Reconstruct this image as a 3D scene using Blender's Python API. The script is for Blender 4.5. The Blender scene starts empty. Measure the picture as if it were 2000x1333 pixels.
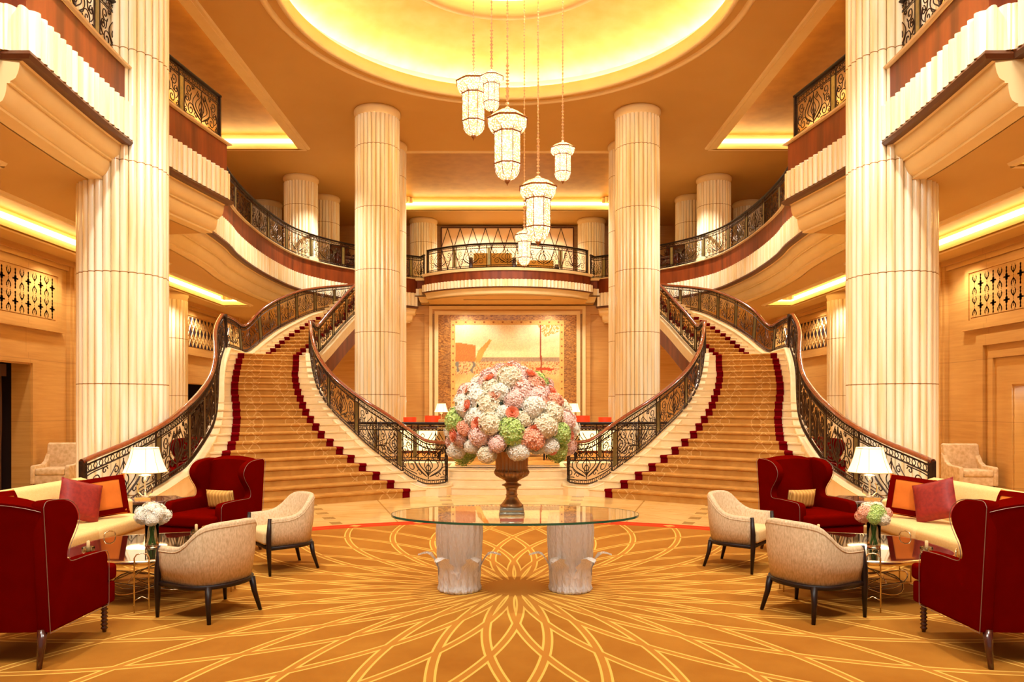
import bpy, bmesh, math, random
from math import sin, cos, pi, sqrt, atan2, radians
from mathutils import Vector, Matrix, noise
random.seed(7)
SC = bpy.context.scene
COL = SC.collection
# ------------------------------------------------------------------ camera, world, exposure
FPX, CX, CY, EYE = 1427.0, 991.0, 798.0, 1.7
cam = bpy.data.cameras.new('camera'); cam.sensor_width = 36; cam.lens = FPX*36/2000
cam.shift_x = (1000-CX)/2000*1.0; cam.shift_y = (CY-666.5)/2000
cam.clip_end = 200
camo = bpy.data.objects.new('camera', cam); COL.objects.link(camo)
camo.location = (0, 0, EYE); camo.rotation_euler = (pi/2, 0, 0); SC.camera = camo
w = bpy.data.worlds.new('world'); SC.world = w; w.use_nodes = True
w.node_tree.nodes['Background'].inputs[0].default_value = (1.0, 0.98, 0.90, 1)
w.node_tree.nodes['Background'].inputs[1].default_value = 0.3
SC.view_settings.view_transform = 'Standard'; SC.view_settings.look = 'None'
SC.view_settings.gamma = 1; SC.view_settings.exposure = 0.22
SC.view_settings.use_curve_mapping = False
WARM = (1.0, 0.98, 0.90)
def light(kind, loc, power, size=0.1, col=WARM, target=None, spot=None, blend=0.6, name='added_light'):
    l = bpy.data.lights.new(name, kind); l.energy = power; l.color = col
    if kind == 'AREA': l.size = size; l.shape = 'DISK'
    else: l.shadow_soft_size = size
    if spot: l.spot_size = radians(spot); l.spot_blend = blend
    o = bpy.data.objects.new(name, l); COL.objects.link(o); o.location = loc
    if target is not None:
        o.rotation_euler = (Vector(target)-Vector(loc)).to_track_quat('-Z', 'Y').to_euler()
    return o
# area lights added as fill near the ceiling, out of view above the camera
light('AREA', (0, 0.5, 9.3), 700, 4.0, target=(0, 3.5, 0))
light('AREA', (-4.2, 2.0, 9.3), 600, 2.0, target=(-5, 10, 2))
light('AREA', (4.2, 2.0, 9.3), 600, 2.0, target=(5, 10, 2))
# spots added at ceiling height to brighten columns, stairs and back wall; no fittings
for sx in (-1, 1):
    light('SPOT', (sx*3.6, 8.3, 9.42), 1500, .12, target=(sx*4.4, 9.4, 0), spot=80)
    light('SPOT', (sx*3.2, 18.9, 9.42), 1700, .12, target=(sx*4.6, 15.5, 0), spot=95)
    light('SPOT', (sx*5.6, 17.0, 9.42), 1300, .12, target=(sx*5.6, 18.0, 3), spot=90)
    light('SPOT', (sx*5.3, 23.0, 9.42), 1100, .12, target=(sx*6.2, 23.5, 3), spot=100)
    light('SPOT', (sx*1.6, 20.6, 9.42), 1100, .12, target=(sx*1.2, 24.5, 3), spot=80)
    light('SPOT', (sx*1.2, 29.3, 9.42), 420, .12, target=(sx*1.2, 30.2, 6), spot=130)
    light('SPOT', (sx*1.7, 26.6, 5.6), 150, .08, target=(sx*1.5, 28, 2.5), spot=110)
    light('SPOT', (sx*2.2, 23.0, 6.5) if False else (sx*1.2, 26.0, 5.6), 240, .08, target=(sx*1.2, 23, 0), spot=120)
    # more added spots under the mezzanine, along the side halls
    for y in (6.9, 12.4, 15.2, 19.4, 22.4, 25.5):
        light('SPOT', (sx*9.1, y, 4.9), 150, .07, target=(sx*9.4, y+.2, 0), spot=130)
    for y in (11.6, 16.9, 24.4):
        light('SPOT', (sx*7.6, y, 4.9), 190, .07, target=(sx*7.2, y, 0), spot=130)
# ------------------------------------------------------------------ helpers
def P(px, py, D): return Vector(((px-CX)/FPX*D, D, EYE+(CY-py)/FPX*D))
def mesh(name, vs, fs, mat, parent=None, smooth=False, loc=None):
    me = bpy.data.meshes.new(name); me.from_pydata([tuple(v) for v in vs], [], fs); me.validate()
    if smooth:
        me.polygons.foreach_set('use_smooth', [True]*len(me.polygons))
    if mat is not None: me.materials.append(mat)
    o = bpy.data.objects.new(name, me); COL.objects.link(o)
    if parent is not None: o.parent = parent
    if loc is not None: o.location = loc
    return o
def empty(name, loc=(0,0,0), rz=0.0, label=None, cat=None, group=None, kind=None):
    o = bpy.data.objects.new(name, None); COL.objects.link(o); o.location = loc; o.rotation_euler = (0,0,rz)
    o.empty_display_size = .1
    tag(o, label, cat, group, kind); return o
def tag(o, label=None, cat=None, group=None, kind=None):
    if label: o['label'] = label
    if cat: o['category'] = cat
    if group: o['group'] = group
    if kind: o['kind'] = kind
    return o
def copy_tree(o, parent=None):
    c = o.copy(); COL.objects.link(c); c.parent = parent
    for ch in list(o.children): copy_tree(ch, c)
    return c
def place(o, loc, rz=0, mirror=False, label=None, group=None, scale=None):
    o.location = loc; o.rotation_euler = (0,0,rz)
    s = scale or 1
    o.scale = (-s if mirror else s, s, s)
    if label: o['label'] = label
    if group: o['group'] = group
    return o
def mirror_copy(o, label):
    c = copy_tree(o); x, y, z = o.location
    c.location = (-x, y, z); c.rotation_euler = (0,0,-o.rotation_euler.z); c.scale = (-o.scale.x, o.scale.y, o.scale.z)
    c['label'] = label; return c
class G:
    """collects vertices and faces of one mesh"""
    def __init__(s): s.v = []; s.f = []
    def add(s, vs, fs):
        b = len(s.v); s.v += [tuple(v) for v in vs]; s.f += [tuple(b+i for i in f) for f in fs]; return s
    def quad(s, a, b, c, d): return s.add([a,b,c,d], [(0,1,2,3)])
    def box(s, x0, x1, y0, y1, z0, z1):
        v = [(x,y,z) for z in (z0,z1) for y in (y0,y1) for x in (x0,x1)]
        return s.add(v, [(0,2,3,1),(4,5,7,6),(0,1,5,4),(2,6,7,3),(0,4,6,2),(1,3,7,5)])
    def grid(s, rows, close_u=False, close_v=False):
        n = len(rows); m = len(rows[0]); vs = [p for r in rows for p in r]; fs = []
        for i in range(n if close_v else n-1):
            for j in range(m if close_u else m-1):
                a = i*m+j; b = i*m+(j+1)%m; c = ((i+1)%n)*m+(j+1)%m; d = ((i+1)%n)*m+j
                fs.append((a,b,c,d))
        return s.add(vs, fs)
    def tube(s, pts, r, n=5, closed=False, cap=True):
        pts = [Vector(p) for p in pts]; N = len(pts); rows = []
        rr = r if isinstance(r, (list,tuple)) else [r]*N
        up = None
        for i, p in enumerate(pts):
            if closed: d = pts[(i+1)%N]-pts[i-1]
            else: d = pts[min(i+1,N-1)]-pts[max(i-1,0)]
            if d.length < 1e-9: d = Vector((0,0,1))
            d.normalize()
            if up is None:
                up = Vector((0,0,1)) if abs(d.z) < .9 else Vector((1,0,0))
            a = d.cross(up)
            if a.length < 1e-4: a = d.cross(Vector((0,1,0)))
            a.normalize(); b = a.cross(d).normalized(); up = b
            rows.append([p+(a*cos(2*pi*k/n)+b*sin(2*pi*k/n))*rr[i] for k in range(n)])
        b0 = len(s.v)
        s.grid(rows, close_u=True, close_v=closed)
        if cap and not closed:
            s.f.append(tuple(b0+k for k in range(n))[::-1]); s.f.append(tuple(b0+(N-1)*n+k for k in range(n)))
        return s
    def lathe(s, prof, n=24, c=(0,0,0), mod=None, caps=True):
        rows = []
        for r, z in prof:
            rows.append([(c[0]+r*(mod(2*pi*k/n, z) if mod else 1)*cos(2*pi*k/n), c[1]+r*(mod(2*pi*k/n, z) if mod else 1)*sin(2*pi*k/n), c[2]+z) for k in range(n)])
        b0 = len(s.v); s.grid(rows, close_u=True)
        if caps:
            s.f.append(tuple(b0+k for k in range(n))[::-1]); s.f.append(tuple(b0+(len(prof)-1)*n+k for k in range(n)))
        return s
    def sweep(s, prof, path, closed=False, caps=False):
        """prof: (a, b) a = offset to the left of the path in plan, b = up; path: 3D points"""
        path = [Vector(p) for p in path]; N = len(path); rows = []
        for i, p in enumerate(path):
            d0 = (path[i]-path[i-1]) if i > 0 else (path[1]-path[0])
            d1 = (path[i+1]-path[i]) if i < N-1 else (path[-1]-path[-2])
            d0.z = d1.z = 0
            if d0.length < 1e-9: d0 = d1.copy()
            if d1.length < 1e-9: d1 = d0.copy()
            d0.normalize(); d1.normalize()
            n0 = Vector((-d0.y, d0.x, 0)); n1 = Vector((-d1.y, d1.x, 0))
            m = n0+n1
            if m.length < .2: m = n1.copy()
            m.normalize(); k = 1/max(.5, m.dot(n1))
            rows.append([p+m*(a*k)+Vector((0,0,b)) for a, b in prof])
        b0 = len(s.v); s.grid(rows, close_u=closed)
        if caps:
            M = len(prof); s.f.append(tuple(b0+k for k in range(M))); s.f.append(tuple(b0+(N-1)*M+k for k in range(M))[::-1])
        return s
    def make(s, name, mat, parent=None, smooth=False, loc=None): return mesh(name, s.v, s.f, mat, parent, smooth, loc)
def bevelled(o, width, seg=2, smooth=True, angle=40):
    bm = bmesh.new(); bm.from_mesh(o.data)
    bmesh.ops.remove_doubles(bm, verts=bm.verts, dist=1e-5)
    bmesh.ops.recalc_face_normals(bm, faces=bm.faces)
    es = [e for e in bm.edges if len(e.link_faces) == 2 and e.calc_face_angle(0) > radians(angle)]
    bmesh.ops.bevel(bm, geom=es, offset=width, segments=seg, profile=.5, affect='EDGES', clamp_overlap=True)
    bm.to_mesh(o.data); bm.free()
    if smooth: o.data.polygons.foreach_set('use_smooth', [True]*len(o.data.polygons))
    return o
def rbox(name, x0, x1, y0, y1, z0, z1, mat, parent, r=.03, seg=3):
    return bevelled(G().box(x0,x1,y0,y1,z0,z1).make(name, mat, parent), r, seg)
def prism(name, poly, axis, t0, t1, mat, parent, r=.02, seg=2):
    """poly: list of 2D points; axis 'x': points are (y,z), 'y': (x,z), 'z': (x,y)"""
    f = {'x': lambda a,b,t: (t,a,b), 'y': lambda a,b,t: (a,t,b), 'z': lambda a,b,t: (a,b,t)}[axis]
    n = len(poly); vs = [f(a,b,t0) for a,b in poly]+[f(a,b,t1) for a,b in poly]
    fs = [tuple(range(n)), tuple(range(2*n-1, n-1, -1))]+[(i, n+i, n+(i+1)%n, (i+1)%n) for i in range(n)]
    o = mesh(name, vs, fs, mat, parent)
    return bevelled(o, r, seg) if r else o
def catmull(pts, per=6):
    pts = [Vector(p) for p in pts]; out = []
    for i in range(len(pts)-1):
        p0 = pts[max(i-1,0)]; p1 = pts[i]; p2 = pts[i+1]; p3 = pts[min(i+2,len(pts)-1)]
        for k in range(per):
            t = k/per
            out.append(.5*((2*p1)+(p2-p0)*t+(2*p0-5*p1+4*p2-p3)*t*t+(3*p1-p0-3*p2+p3)*t**3))
    out.append(pts[-1]); return out
def resample(pts, n=None, step=None, key=2):
    """even arclength in the first key coordinates; works on any vectors"""
    pts = [Vector(p) for p in pts]; L = [0]
    for a, b in zip(pts, pts[1:]): L.append(L[-1]+sqrt(sum((b[i]-a[i])**2 for i in range(key))))
    if n is None: n = max(1, round(L[-1]/step))
    out = []; j = 0
    for i in range(n+1):
        s_ = L[-1]*i/n
        while j < len(L)-2 and L[j+1] < s_: j += 1
        t = (s_-L[j])/max(1e-9, L[j+1]-L[j]); out.append(pts[j].lerp(pts[j+1], min(1,t)))
    return out
def pillow(name, w_, h_, d_, mat, parent, n=14, pw=.42):
    """cushion: width x, height z, thickness y, centred"""
    g = G(); sg = lambda c, e: math.copysign(abs(c)**e, c)
    for side in (1, -1):
        rows = []
        for i in range(n+1):
            row = []
            for j in range(n+1):
                u = -1+2*i/n; v = -1+2*j/n
                t = (max(0,1-u**4)*max(0,1-v**4))**.5
                pu = u*(1-.06*(1-v*v)) ; pv = v*(1-.06*(1-u*u))
                row.append((pu*w_/2, side*t*d_/2, pv*h_/2))
            rows.append(row)
        g.grid(rows)
    return g.make(name, mat, parent, smooth=True)
# ------------------------------------------------------------------ node helper
class X:
    def __init__(s, nt, sock): s.nt = nt; s.s = sock
    def _m(s, op, *o, clamp=False):
        n = s.nt.nodes.new('ShaderNodeMath'); n.operation = op; n.use_clamp = clamp
        for i, a in enumerate((s,)+o):
            if isinstance(a, X): s.nt.links.new(a.s, n.inputs[i])
            else: n.inputs[i].default_value = a
        return X(s.nt, n.outputs[0])
    def __add__(s, o): return s._m('ADD', o)
    def __sub__(s, o): return s._m('SUBTRACT', o)
    def __mul__(s, o): return s._m('MULTIPLY', o)
    def __truediv__(s, o): return s._m('DIVIDE', o)
    def abs(s): return s._m('ABSOLUTE')
    def lt(s, o): return s._m('LESS_THAN', o)
    def gt(s, o): return s._m('GREATER_THAN', o)
    def max(s, o): return s._m('MAXIMUM', o)
    def min(s, o): return s._m('MINIMUM', o)
    def f(s, op, *o): return s._m(op, *o)
def lin(c):
    return tuple(((v/255)/12.92 if v/255 <= .04045 else ((v/255+.055)/1.055)**2.4) for v in c)+(1,)
def mat_base(name):
    m = bpy.data.materials.new(name); m.use_nodes = True; nt = m.node_tree
    return m, nt, nt.nodes['Principled BSDF']
def mix(nt, fac, a, b):
    n = nt.nodes.new('ShaderNodeMix'); n.data_type = 'RGBA'
    if isinstance(fac, X): nt.links.new(fac.s, n.inputs[0])
    else: n.inputs[0].default_value = fac
    for i, c in ((6, a), (7, b)):
        if isinstance(c, X): nt.links.new(c.s, n.inputs[i])
        else: n.inputs[i].default_value = c
    return X(nt, n.outputs[2])
def coords(nt, kind='Object', scale=(1,1,1)):
    tc = nt.nodes.new('ShaderNodeTexCoord'); mp = nt.nodes.new('ShaderNodeMapping')
    mp.inputs['Scale'].default_value = scale; nt.links.new(tc.outputs[kind], mp.inputs[0]); return X(nt, mp.outputs[0])
def world_pos(nt):
    g = nt.nodes.new('ShaderNodeNewGeometry'); s = nt.nodes.new('ShaderNodeSeparateXYZ'); nt.links.new(g.outputs['Position'], s.inputs[0])
    return X(nt, s.outputs[0]), X(nt, s.outputs[1]), X(nt, s.outputs[2])
def sep(nt, v):
    s = nt.nodes.new('ShaderNodeSeparateXYZ'); nt.links.new(v.s, s.inputs[0]); return [X(nt, s.outputs[i]) for i in range(3)]
def tnoise(nt, vec, scale, detail=3, rough=.5):
    n = nt.nodes.new('ShaderNodeTexNoise'); n.inputs['Scale'].default_value = scale; n.inputs['Detail'].default_value = detail
    n.inputs['Roughness'].default_value = rough
    nt.links.new(vec.s, n.inputs['Vector']); return X(nt, n.outputs['Fac'])
def remap(nt, x, a, b):
    n = nt.nodes.new('ShaderNodeMapRange'); nt.links.new(x.s, n.inputs[0]); n.inputs[1].default_value = a; n.inputs[2].default_value = b
    return X(nt, n.outputs[0])
def bump(nt, bs, h, strength=.2, dist=.01):
    n = nt.nodes.new('ShaderNodeBump'); n.inputs['Strength'].default_value = strength; n.inputs['Distance'].default_value = dist
    nt.links.new(h.s, n.inputs['Height']); nt.links.new(n.outputs[0], bs.inputs['Normal'])
def plain(name, c, rough=.6, metal=0, spec=.5, noise_amt=0, nscale=20, c2=None, coat=0, stretch=(1,1,1), bumps=0):
    m, nt, b = mat_base(name)
    b.inputs['Roughness'].default_value = rough; b.inputs['Metallic'].default_value = metal
    b.inputs['Specular IOR Level'].default_value = spec; b.inputs['Coat Weight'].default_value = coat
    v = coords(nt, 'Object', stretch); n = tnoise(nt, v, nscale, 4)
    a = lin(c); d = lin(c2) if c2 else tuple(x*.86 for x in a[:3])+(1,)
    col = mix(nt, remap(nt, n, .3, .7), a, d); nt.links.new(col.s, b.inputs['Base Color'])
    if bumps: bump(nt, b, n, bumps, .005)
    return m
def emis(name, c, strength, base=(255,240,210)):
    m, nt, b = mat_base(name); b.inputs['Base Color'].default_value = lin(base)
    b.inputs['Emission Color'].default_value = lin(c); b.inputs['Emission Strength'].default_value = strength
    n = tnoise(nt, coords(nt), 6); r = mix(nt, n, lin(base), tuple(v*.9 for v in lin(base)[:3])+(1,)); nt.links.new(r.s, b.inputs['Base Color'])
    return m
M = {}
M['plaster'] = plain('plaster', (208,164,92), .75, nscale=1.2, c2=(205,160,87))
M['plaster_light'] = plain('plaster_light', (238,208,150), .7, nscale=3, c2=(234,202,142))
M['gold_ceiling'] = plain('gold_ceiling', (176,120,44), .5, metal=.25, nscale=3, c2=(158,102,32))
M['dome_gold'] = plain('dome_gold', (252,220,132), .5, metal=.1, nscale=2.2, c2=(246,206,104))
M['cove'] = emis('cove_light', (255,222,140), 9)
M['cove_bright'] = emis('cove_light_bright', (255,226,150), 14)
M['cove_dome'] = emis('cove_light_dome', (255,242,212), 24)
M['moulding_dark'] = plain('dark_wood_moulding', (92,44,22), .3, nscale=8)
M['iron'] = plain('wrought_iron', (66,42,24), .42, metal=.6, nscale=30, c2=(44,27,16))
M['brass_green'] = plain('aged_brass', (150,132,84), .35, metal=.7, nscale=12, c2=(118,110,70))
M['brass'] = plain('brass', (240,214,170), .22, metal=1, nscale=12)
M['handrail'] = plain('handrail_wood', (150,72,36), .22, nscale=9, c2=(120,54,26), coat=.6, stretch=(1,1,1))
M['darkwood'] = plain('dark_wood', (40,20,12), .4, nscale=9, c2=(28,13,8), spec=.3)
M['walnut'] = plain('walnut', (86,34,20), .22, nscale=7, c2=(60,22,13), coat=.5)
M['curb'] = plain('cream_marble_trim', (250,226,178), .25, nscale=4, c2=(244,214,160))
def wood_fascia():
    m, nt, b = mat_base('veneer_fascia'); v = coords(nt, 'Object', (2.2,2.2,.25))
    n = tnoise(nt, v, 2.2, 4, .55); c = mix(nt, remap(nt, n, .3, .72), lin((96,38,13)), lin((148,66,24))); nt.links.new(c.s, b.inputs['Base Color'])
    b.inputs['Roughness'].default_value = .42; b.inputs['Specular IOR Level'].default_value = .3; return m
M['veneer'] = wood_fascia()
def stone_wall():
    m, nt, b = mat_base('travertine_wall'); v = coords(nt, 'Object', (.5,.5,9))
    n = tnoise(nt, v, 2.2, 6, .62); n2 = tnoise(nt, coords(nt, 'Object', (.3,.3,1.2)), 1.1, 3)
    c = mix(nt, remap(nt, n, .25, .75), lin((206,154,82)), lin((182,126,56)))
    c = mix(nt, remap(nt, n2, .3, .7)*.35, c, lin((216,168,96)))
    x, y, z = world_pos(nt)
    j = (((z+10.0)/1.27).f('FRACT')-.5).abs().gt(.494); j2 = (((y+.4)/1.9).f('FRACT')-.5).abs().gt(.497)
    c = mix(nt, j.max(j2)*.5, c, lin((150,98,48)))
    nt.links.new(c.s, b.inputs['Base Color']); b.inputs['Roughness'].default_value = .38; return m
M['stone'] = stone_wall()
def column_marble():
    m, nt, b = mat_base('reeded_marble')
    v = coords(nt, 'Object', (1,1,.06)); n = tnoise(nt, v, 9, 3, .5)
    c = mix(nt, remap(nt, n, .35, .68), lin((255,247,222)), lin((242,210,146)))
    n2 = tnoise(nt, coords(nt, 'Object', (1,1,.5)), 1.8, 4, .6); c = mix(nt, remap(nt, n2, .35, .7)*.35, c, lin((246,226,186)))
    x, y, z = world_pos(nt)
    j = (((z+6.4-2.05+.8)/1.6).f('FRACT')-.5).abs().lt(.0045)
    c = mix(nt, j, c, lin((168,120,66)))
    nt.links.new(c.s, b.inputs['Base Color']); b.inputs['Roughness'].default_value = .2; b.inputs['Specular IOR Level'].default_value = .6
    return m
M['column'] = column_marble()
def step_marble():
    m, nt, b = mat_base('cream_marble'); n = tnoise(nt, coords(nt), 1.6, 6, .6)
    c = mix(nt, remap(nt, n, .35, .7), lin((250,226,180)), lin((238,204,148))); nt.links.new(c.s, b.inputs['Base Color'])
    b.inputs['Roughness'].default_value = .18; return m
M['marble'] = step_marble()
SCX, SCY = .07, 6.9
def floor_marble():
    m, nt, b = mat_base('floor_marble'); x, y, z = world_pos(nt)
    dx = x-SCX; dy = y-5.1; r = (dx*dx+dy*dy).f('SQRT'); th = dx.f('ARCTAN2', dy)
    n = tnoise(nt, coords(nt), 1.3, 6, .6)
    c = mix(nt, remap(nt, n, .35, .7), lin((246,208,136)), lin((228,178,98)))
    u = th*22/(2*pi); fr = ((u+50).f('FRACT')-.5).abs(); rr = (r-6.0)
    ins = fr.lt(.045)*((rr.f('PINGPONG', .55)-.28).abs().lt(.12)); c = mix(nt, ins*.85, c, lin((158,128,72)))
    ln = ((rr/.55).f('FRACT')-.5).abs().gt(.485).max(((u*1.0+50.5).f('FRACT')-.5).abs().lt(.006))
    dg = ((u*2+rr*1.4+50).f('FRACT')-.5).abs().lt(.012)
    c = mix(nt, ln.max(dg)*.75, c, lin((184,132,60)))
    nt.links.new(c.s, b.inputs['Base Color']); b.inputs['Roughness'].default_value = .12; return m
M['floor'] = floor_marble()
def carpet():
    m, nt, b = mat_base('star_carpet'); x, y, z = world_pos(nt)
    dx = x-SCX; dy = y-SCY; r = (dx*dx+dy*dy).f('SQRT'); th = dy.f('ARCTAN2', dx)
    a = 7.95; n = 32; D = 2*pi/n; q = (r/a).min(.999); A = q.f('ARCSINE'); ca = (q*q*-1+1).f('SQRT')
    line = None; band = None
    for sgn, off in ((1, .75), (-1, .25)):
        t = ((th+A*sgn)/D-off+64).f('FRACT'); d0 = (t-.5).abs()*-1+.5
        d = d0*D*r*ca
        l = (d-.031).abs().lt(.0085); bd = d.lt(.0225)
        if line is None: line, band, l1, b1 = l, bd, l, bd
        else: line = (l1*(bd*-1+1)).max(l*(b1*-1+1)); band = b1.max(bd)
    nz = tnoise(nt, coords(nt), 1.4, 4, .6); fine = tnoise(nt, coords(nt), 160, 2)
    base = mix(nt, remap(nt, nz, .3, .7), lin((172,114,38)), lin((154,95,27)))
    base = mix(nt, band*.6, base, lin((192,128,50)))
    inner = line
    # stripes vanish inside the other family's band
    c = mix(nt, inner*r.gt(.3), base, lin((230,180,84)))
    c = mix(nt, r.lt(.3)*.6, c, lin((190,126,50)))
    # red border along the far edge
    ex = x-SCX; ey = y-5.1; re = (ex*ex+ey*ey).f('SQRT'); red = re.gt(5.68)*y.gt(8.6)
    ang = ex.f('ARCTAN2', ey)
    dia = (((ang*6/.95+100).f('FRACT')-.5).abs()*.95*1.4+(re-5.84).abs()*1.6).lt(.13)
    rc = mix(nt, dia, lin((196,54,18)), lin((236,170,80)))
    zg = ((((ang*6/.19+100).f('FRACT')-.5).abs()*.06-.015)+(re-5.84)).abs().lt(.012)
    rc = mix(nt, zg*.5*(dia*-1+1), rc, lin((224,110,50)))
    c = mix(nt, red, c, rc)
    c = mix(nt, fine*.12, c, lin((150,84,20)))
    nt.links.new(c.s, b.inputs['Base Color']); b.inputs['Roughness'].default_value = .95; b.inputs['Specular IOR Level'].default_value = .1
    bump(nt, b, fine, .3, .004); return m
M['carpet'] = carpet()
def runner():
    m, nt, b = mat_base('stair_runner_carpet'); tc = nt.nodes.new('ShaderNodeUVMap'); uv = sep(nt, X(nt, tc.outputs[0]))
    u, v = uv[0], uv[1]     # u: metres from nearer edge, v: running length
    c0 = lin((196,142,70)); lines = None
    for k, (cen, amp) in enumerate(((.22,.1),(.36,.1))):
        for ph in (0, .5):
            s_ = ((v/.5+ph+k*.25)*2*pi).f('SINE')*amp+cen; l = (u-s_).abs().lt(.009); lines = l if lines is None else lines.max(l)
    n = tnoise(nt, coords(nt), 5, 4); base = mix(nt, remap(nt, n, .3, .7), c0, lin((178,122,54)))
    c = mix(nt, lines*.5, base, lin((236,196,126))); nt.links.new(c.s, b.inputs['Base Color'])
    b.inputs['Roughness'].default_value = .95; b.inputs['Specular IOR Level'].default_value = .1; return m
M['runner'] = runner()
def velvet(name, c, sheen=.4):
    m = plain(name, c, 1.0, spec=.0, nscale=9); b = m.node_tree.nodes['Principled BSDF']
    b.inputs['Sheen Weight'].default_value = sheen; b.inputs['Sheen Tint'].default_value = tuple(min(1,v*2+.1) for v in lin(c)[:3])+(1,); return m
M['red_velvet'] = velvet('red_velvet', (102,5,1), .0)
M['red_border'] = velvet('red_runner_border', (112,6,12), .1)
M['cream_fabric'] = plain('cream_linen', (238,206,150), .85, spec=.2, nscale=120, c2=(222,184,124), bumps=.15)
M['tweed'] = plain('tweed_fabric', (226,200,162), .9, spec=.15, nscale=90, c2=(194,164,124), stretch=(1,1,.35), bumps=.2)
M['sofa'] = plain('sofa_fabric', (244,208,140), .85, spec=.2, nscale=60, c2=(236,196,124))
M['orange_silk'] = velvet('orange_silk', (222,116,44), .5)
M['red_silk'] = plain('red_brocade', (160,34,18), .6, nscale=26, c2=(128,20,12))
M['damask'] = plain('damask_fabric', (236,206,160), .7, nscale=14, c2=(206,166,112))
M['nickel'] = plain('nickel_nails', (150,120,105), .5, metal=.6)
M['cream_chair'] = plain('tan_fabric', (214,170,104), .85, nscale=40)
def stripes(name, c1, c2, freq=22):
    m, nt, b = mat_base(name); p = sep(nt, coords(nt)); s_ = ((p[0]*freq).f('FRACT')-.5).abs()
    c = mix(nt, s_.lt(.14), lin(c1), lin(c2)); c = mix(nt, (s_-.3).abs().lt(.04), c, lin((150,92,30))); nt.links.new(c.s, b.inputs['Base Color'])
    b.inputs['Roughness'].default_value = .6; return m
M['striped'] = stripes('striped_silk', (232,176,88), (186,126,48))
def urn_metal():
    m, nt, b = mat_base('bronze_urn'); n = tnoise(nt, coords(nt), 12, 4); c = mix(nt, n, lin((150,106,66)), lin((186,140,92)))
    nt.links.new(c.s, b.inputs['Base Color']); b.inputs['Metallic'].default_value = .75; b.inputs['Roughness'].default_value = .3; return m
M['urn'] = urn_metal()
def glassy(name, c=(235,245,240), rough=0.0, ior=1.45, frost=0.0):
    m, nt, b = mat_base(name); b.inputs['Base Color'].default_value = lin(c); b.inputs['Transmission Weight'].default_value = 1-frost
    b.inputs['Roughness'].default_value = rough; b.inputs['IOR'].default_value = ior
    n = tnoise(nt, coords(nt), 4); k = mix(nt, n, lin(c), tuple(v*.98 for v in lin(c)[:3])+(1,)); nt.links.new(k.s, b.inputs['Base Color']); return m
M['glass_top'] = glassy('table_glass', (244,250,246), 0, 1.5)
M['glass_edge'] = plain('glass_edge_green', (40,84,62), .1, nscale=5)
M['crystal_leg'] = glassy('frosted_crystal', (255,246,240), .2, 1.35, .72)
def _rib(m):
    nt = m.node_tree; b = nt.nodes['Principled BSDF']; v = coords(nt, 'Object', (1,1,.35)); vo = nt.nodes.new('ShaderNodeTexVoronoi'); vo.inputs['Scale'].default_value = 60
    nt.links.new(v.s, vo.inputs['Vector']); bump(nt, b, X(nt, vo.outputs['Distance']), .9, .012)
_rib(M['crystal_leg'])
M['vase_glass'] = glassy('vase_glass', (250,253,246), 0, 1.12)
M['mirror_top'] = plain('bronze_mirror_top', (120,92,62), .04, metal=.92, nscale=2)
M['crystal_lamp'] = glassy('lamp_crystal', (255,240,215), .05, 1.4, .2)
M['shade'] = emis('lit_lampshade', (255,228,176), .85, (255,244,220))
M['shade_red'] = emis('lit_red_lampshade', (255,70,20), .55, (200,50,24))
M['leaf'] = plain('dark_leaves', (40,62,22), .6, nscale=12, c2=(20,36,12))
M['stem'] = plain('stems', (70,110,40), .6, nscale=20)
M['silver'] = plain('silver_plinth', (196,190,170), .2, metal=.8, nscale=4)
M['drape'] = plain('brown_drape', (96,58,34), .8, nscale=8, stretch=(6,6,.3))
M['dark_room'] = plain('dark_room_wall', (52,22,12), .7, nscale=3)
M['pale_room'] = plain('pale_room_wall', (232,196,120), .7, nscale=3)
M['dark_hole'] = plain('dark_openwork', (42,20,26), .7, nscale=3)
M['bar_glow'] = emis('lit_bar_front', (255,214,140), 2.2)
M['mosaic'] = None
def mosaic():
    m, nt, b = mat_base('gold_mosaic'); v = coords(nt, 'Object', (1,1,2.2)); vo = nt.nodes.new('ShaderNodeTexVoronoi'); vo.inputs['Scale'].default_value = 16
    nt.links.new(v.s, vo.inputs['Vector']); c = sep(nt, X(nt, vo.outputs['Color']))[0]
    k = mix(nt, c, lin((120,66,20)), lin((206,142,62))); n = tnoise(nt, v, 1.2, 3); k = mix(nt, remap(nt, n, .4, .7)*.4, k, lin((150,110,70)))
    nt.links.new(k.s, b.inputs['Base Color']); b.inputs['Roughness'].default_value = .35; b.inputs['Metallic'].default_value = .3; return m
M['mosaic'] = mosaic()
def vcol(name, rough=.9):
    m, nt, b = mat_base(name); a = nt.nodes.new('ShaderNodeVertexColor'); a.layer_name = 'Col'
    n = tnoise(nt, coords(nt), 60, 2); k = mix(nt, n*.1, X(nt, a.outputs[0]), lin((200,150,90))); nt.links.new(k.s, b.inputs['Base Color'])
    b.inputs['Roughness'].default_value = rough; return m
M['tapestry'] = vcol('woven_tapestry')
def crystal_glow():
    m, nt, b = mat_base('lit_crystal'); v = coords(nt); vo = nt.nodes.new('ShaderNodeTexVoronoi'); vo.inputs['Scale'].default_value = 34
    nt.links.new(v.s, vo.inputs['Vector']); d = X(nt, vo.outputs['Distance'])
    r = remap(nt, d, .15, .6); e = mix(nt, r, lin((255,248,226)), lin((226,180,116))); nt.links.new(e.s, b.inputs['Emission Color'])
    st = (r*-1+1)*2.2+.5; nt.links.new(st.s, b.inputs['Emission Strength'])
    b.inputs['Base Color'].default_value = lin((250,230,190)); b.inputs['Roughness'].default_value = .2; return m
M['crystal'] = crystal_glow()
M['crystal_chain'] = plain('crystal_beads', (236,196,150), .25, nscale=60, c2=(200,150,110))
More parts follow.
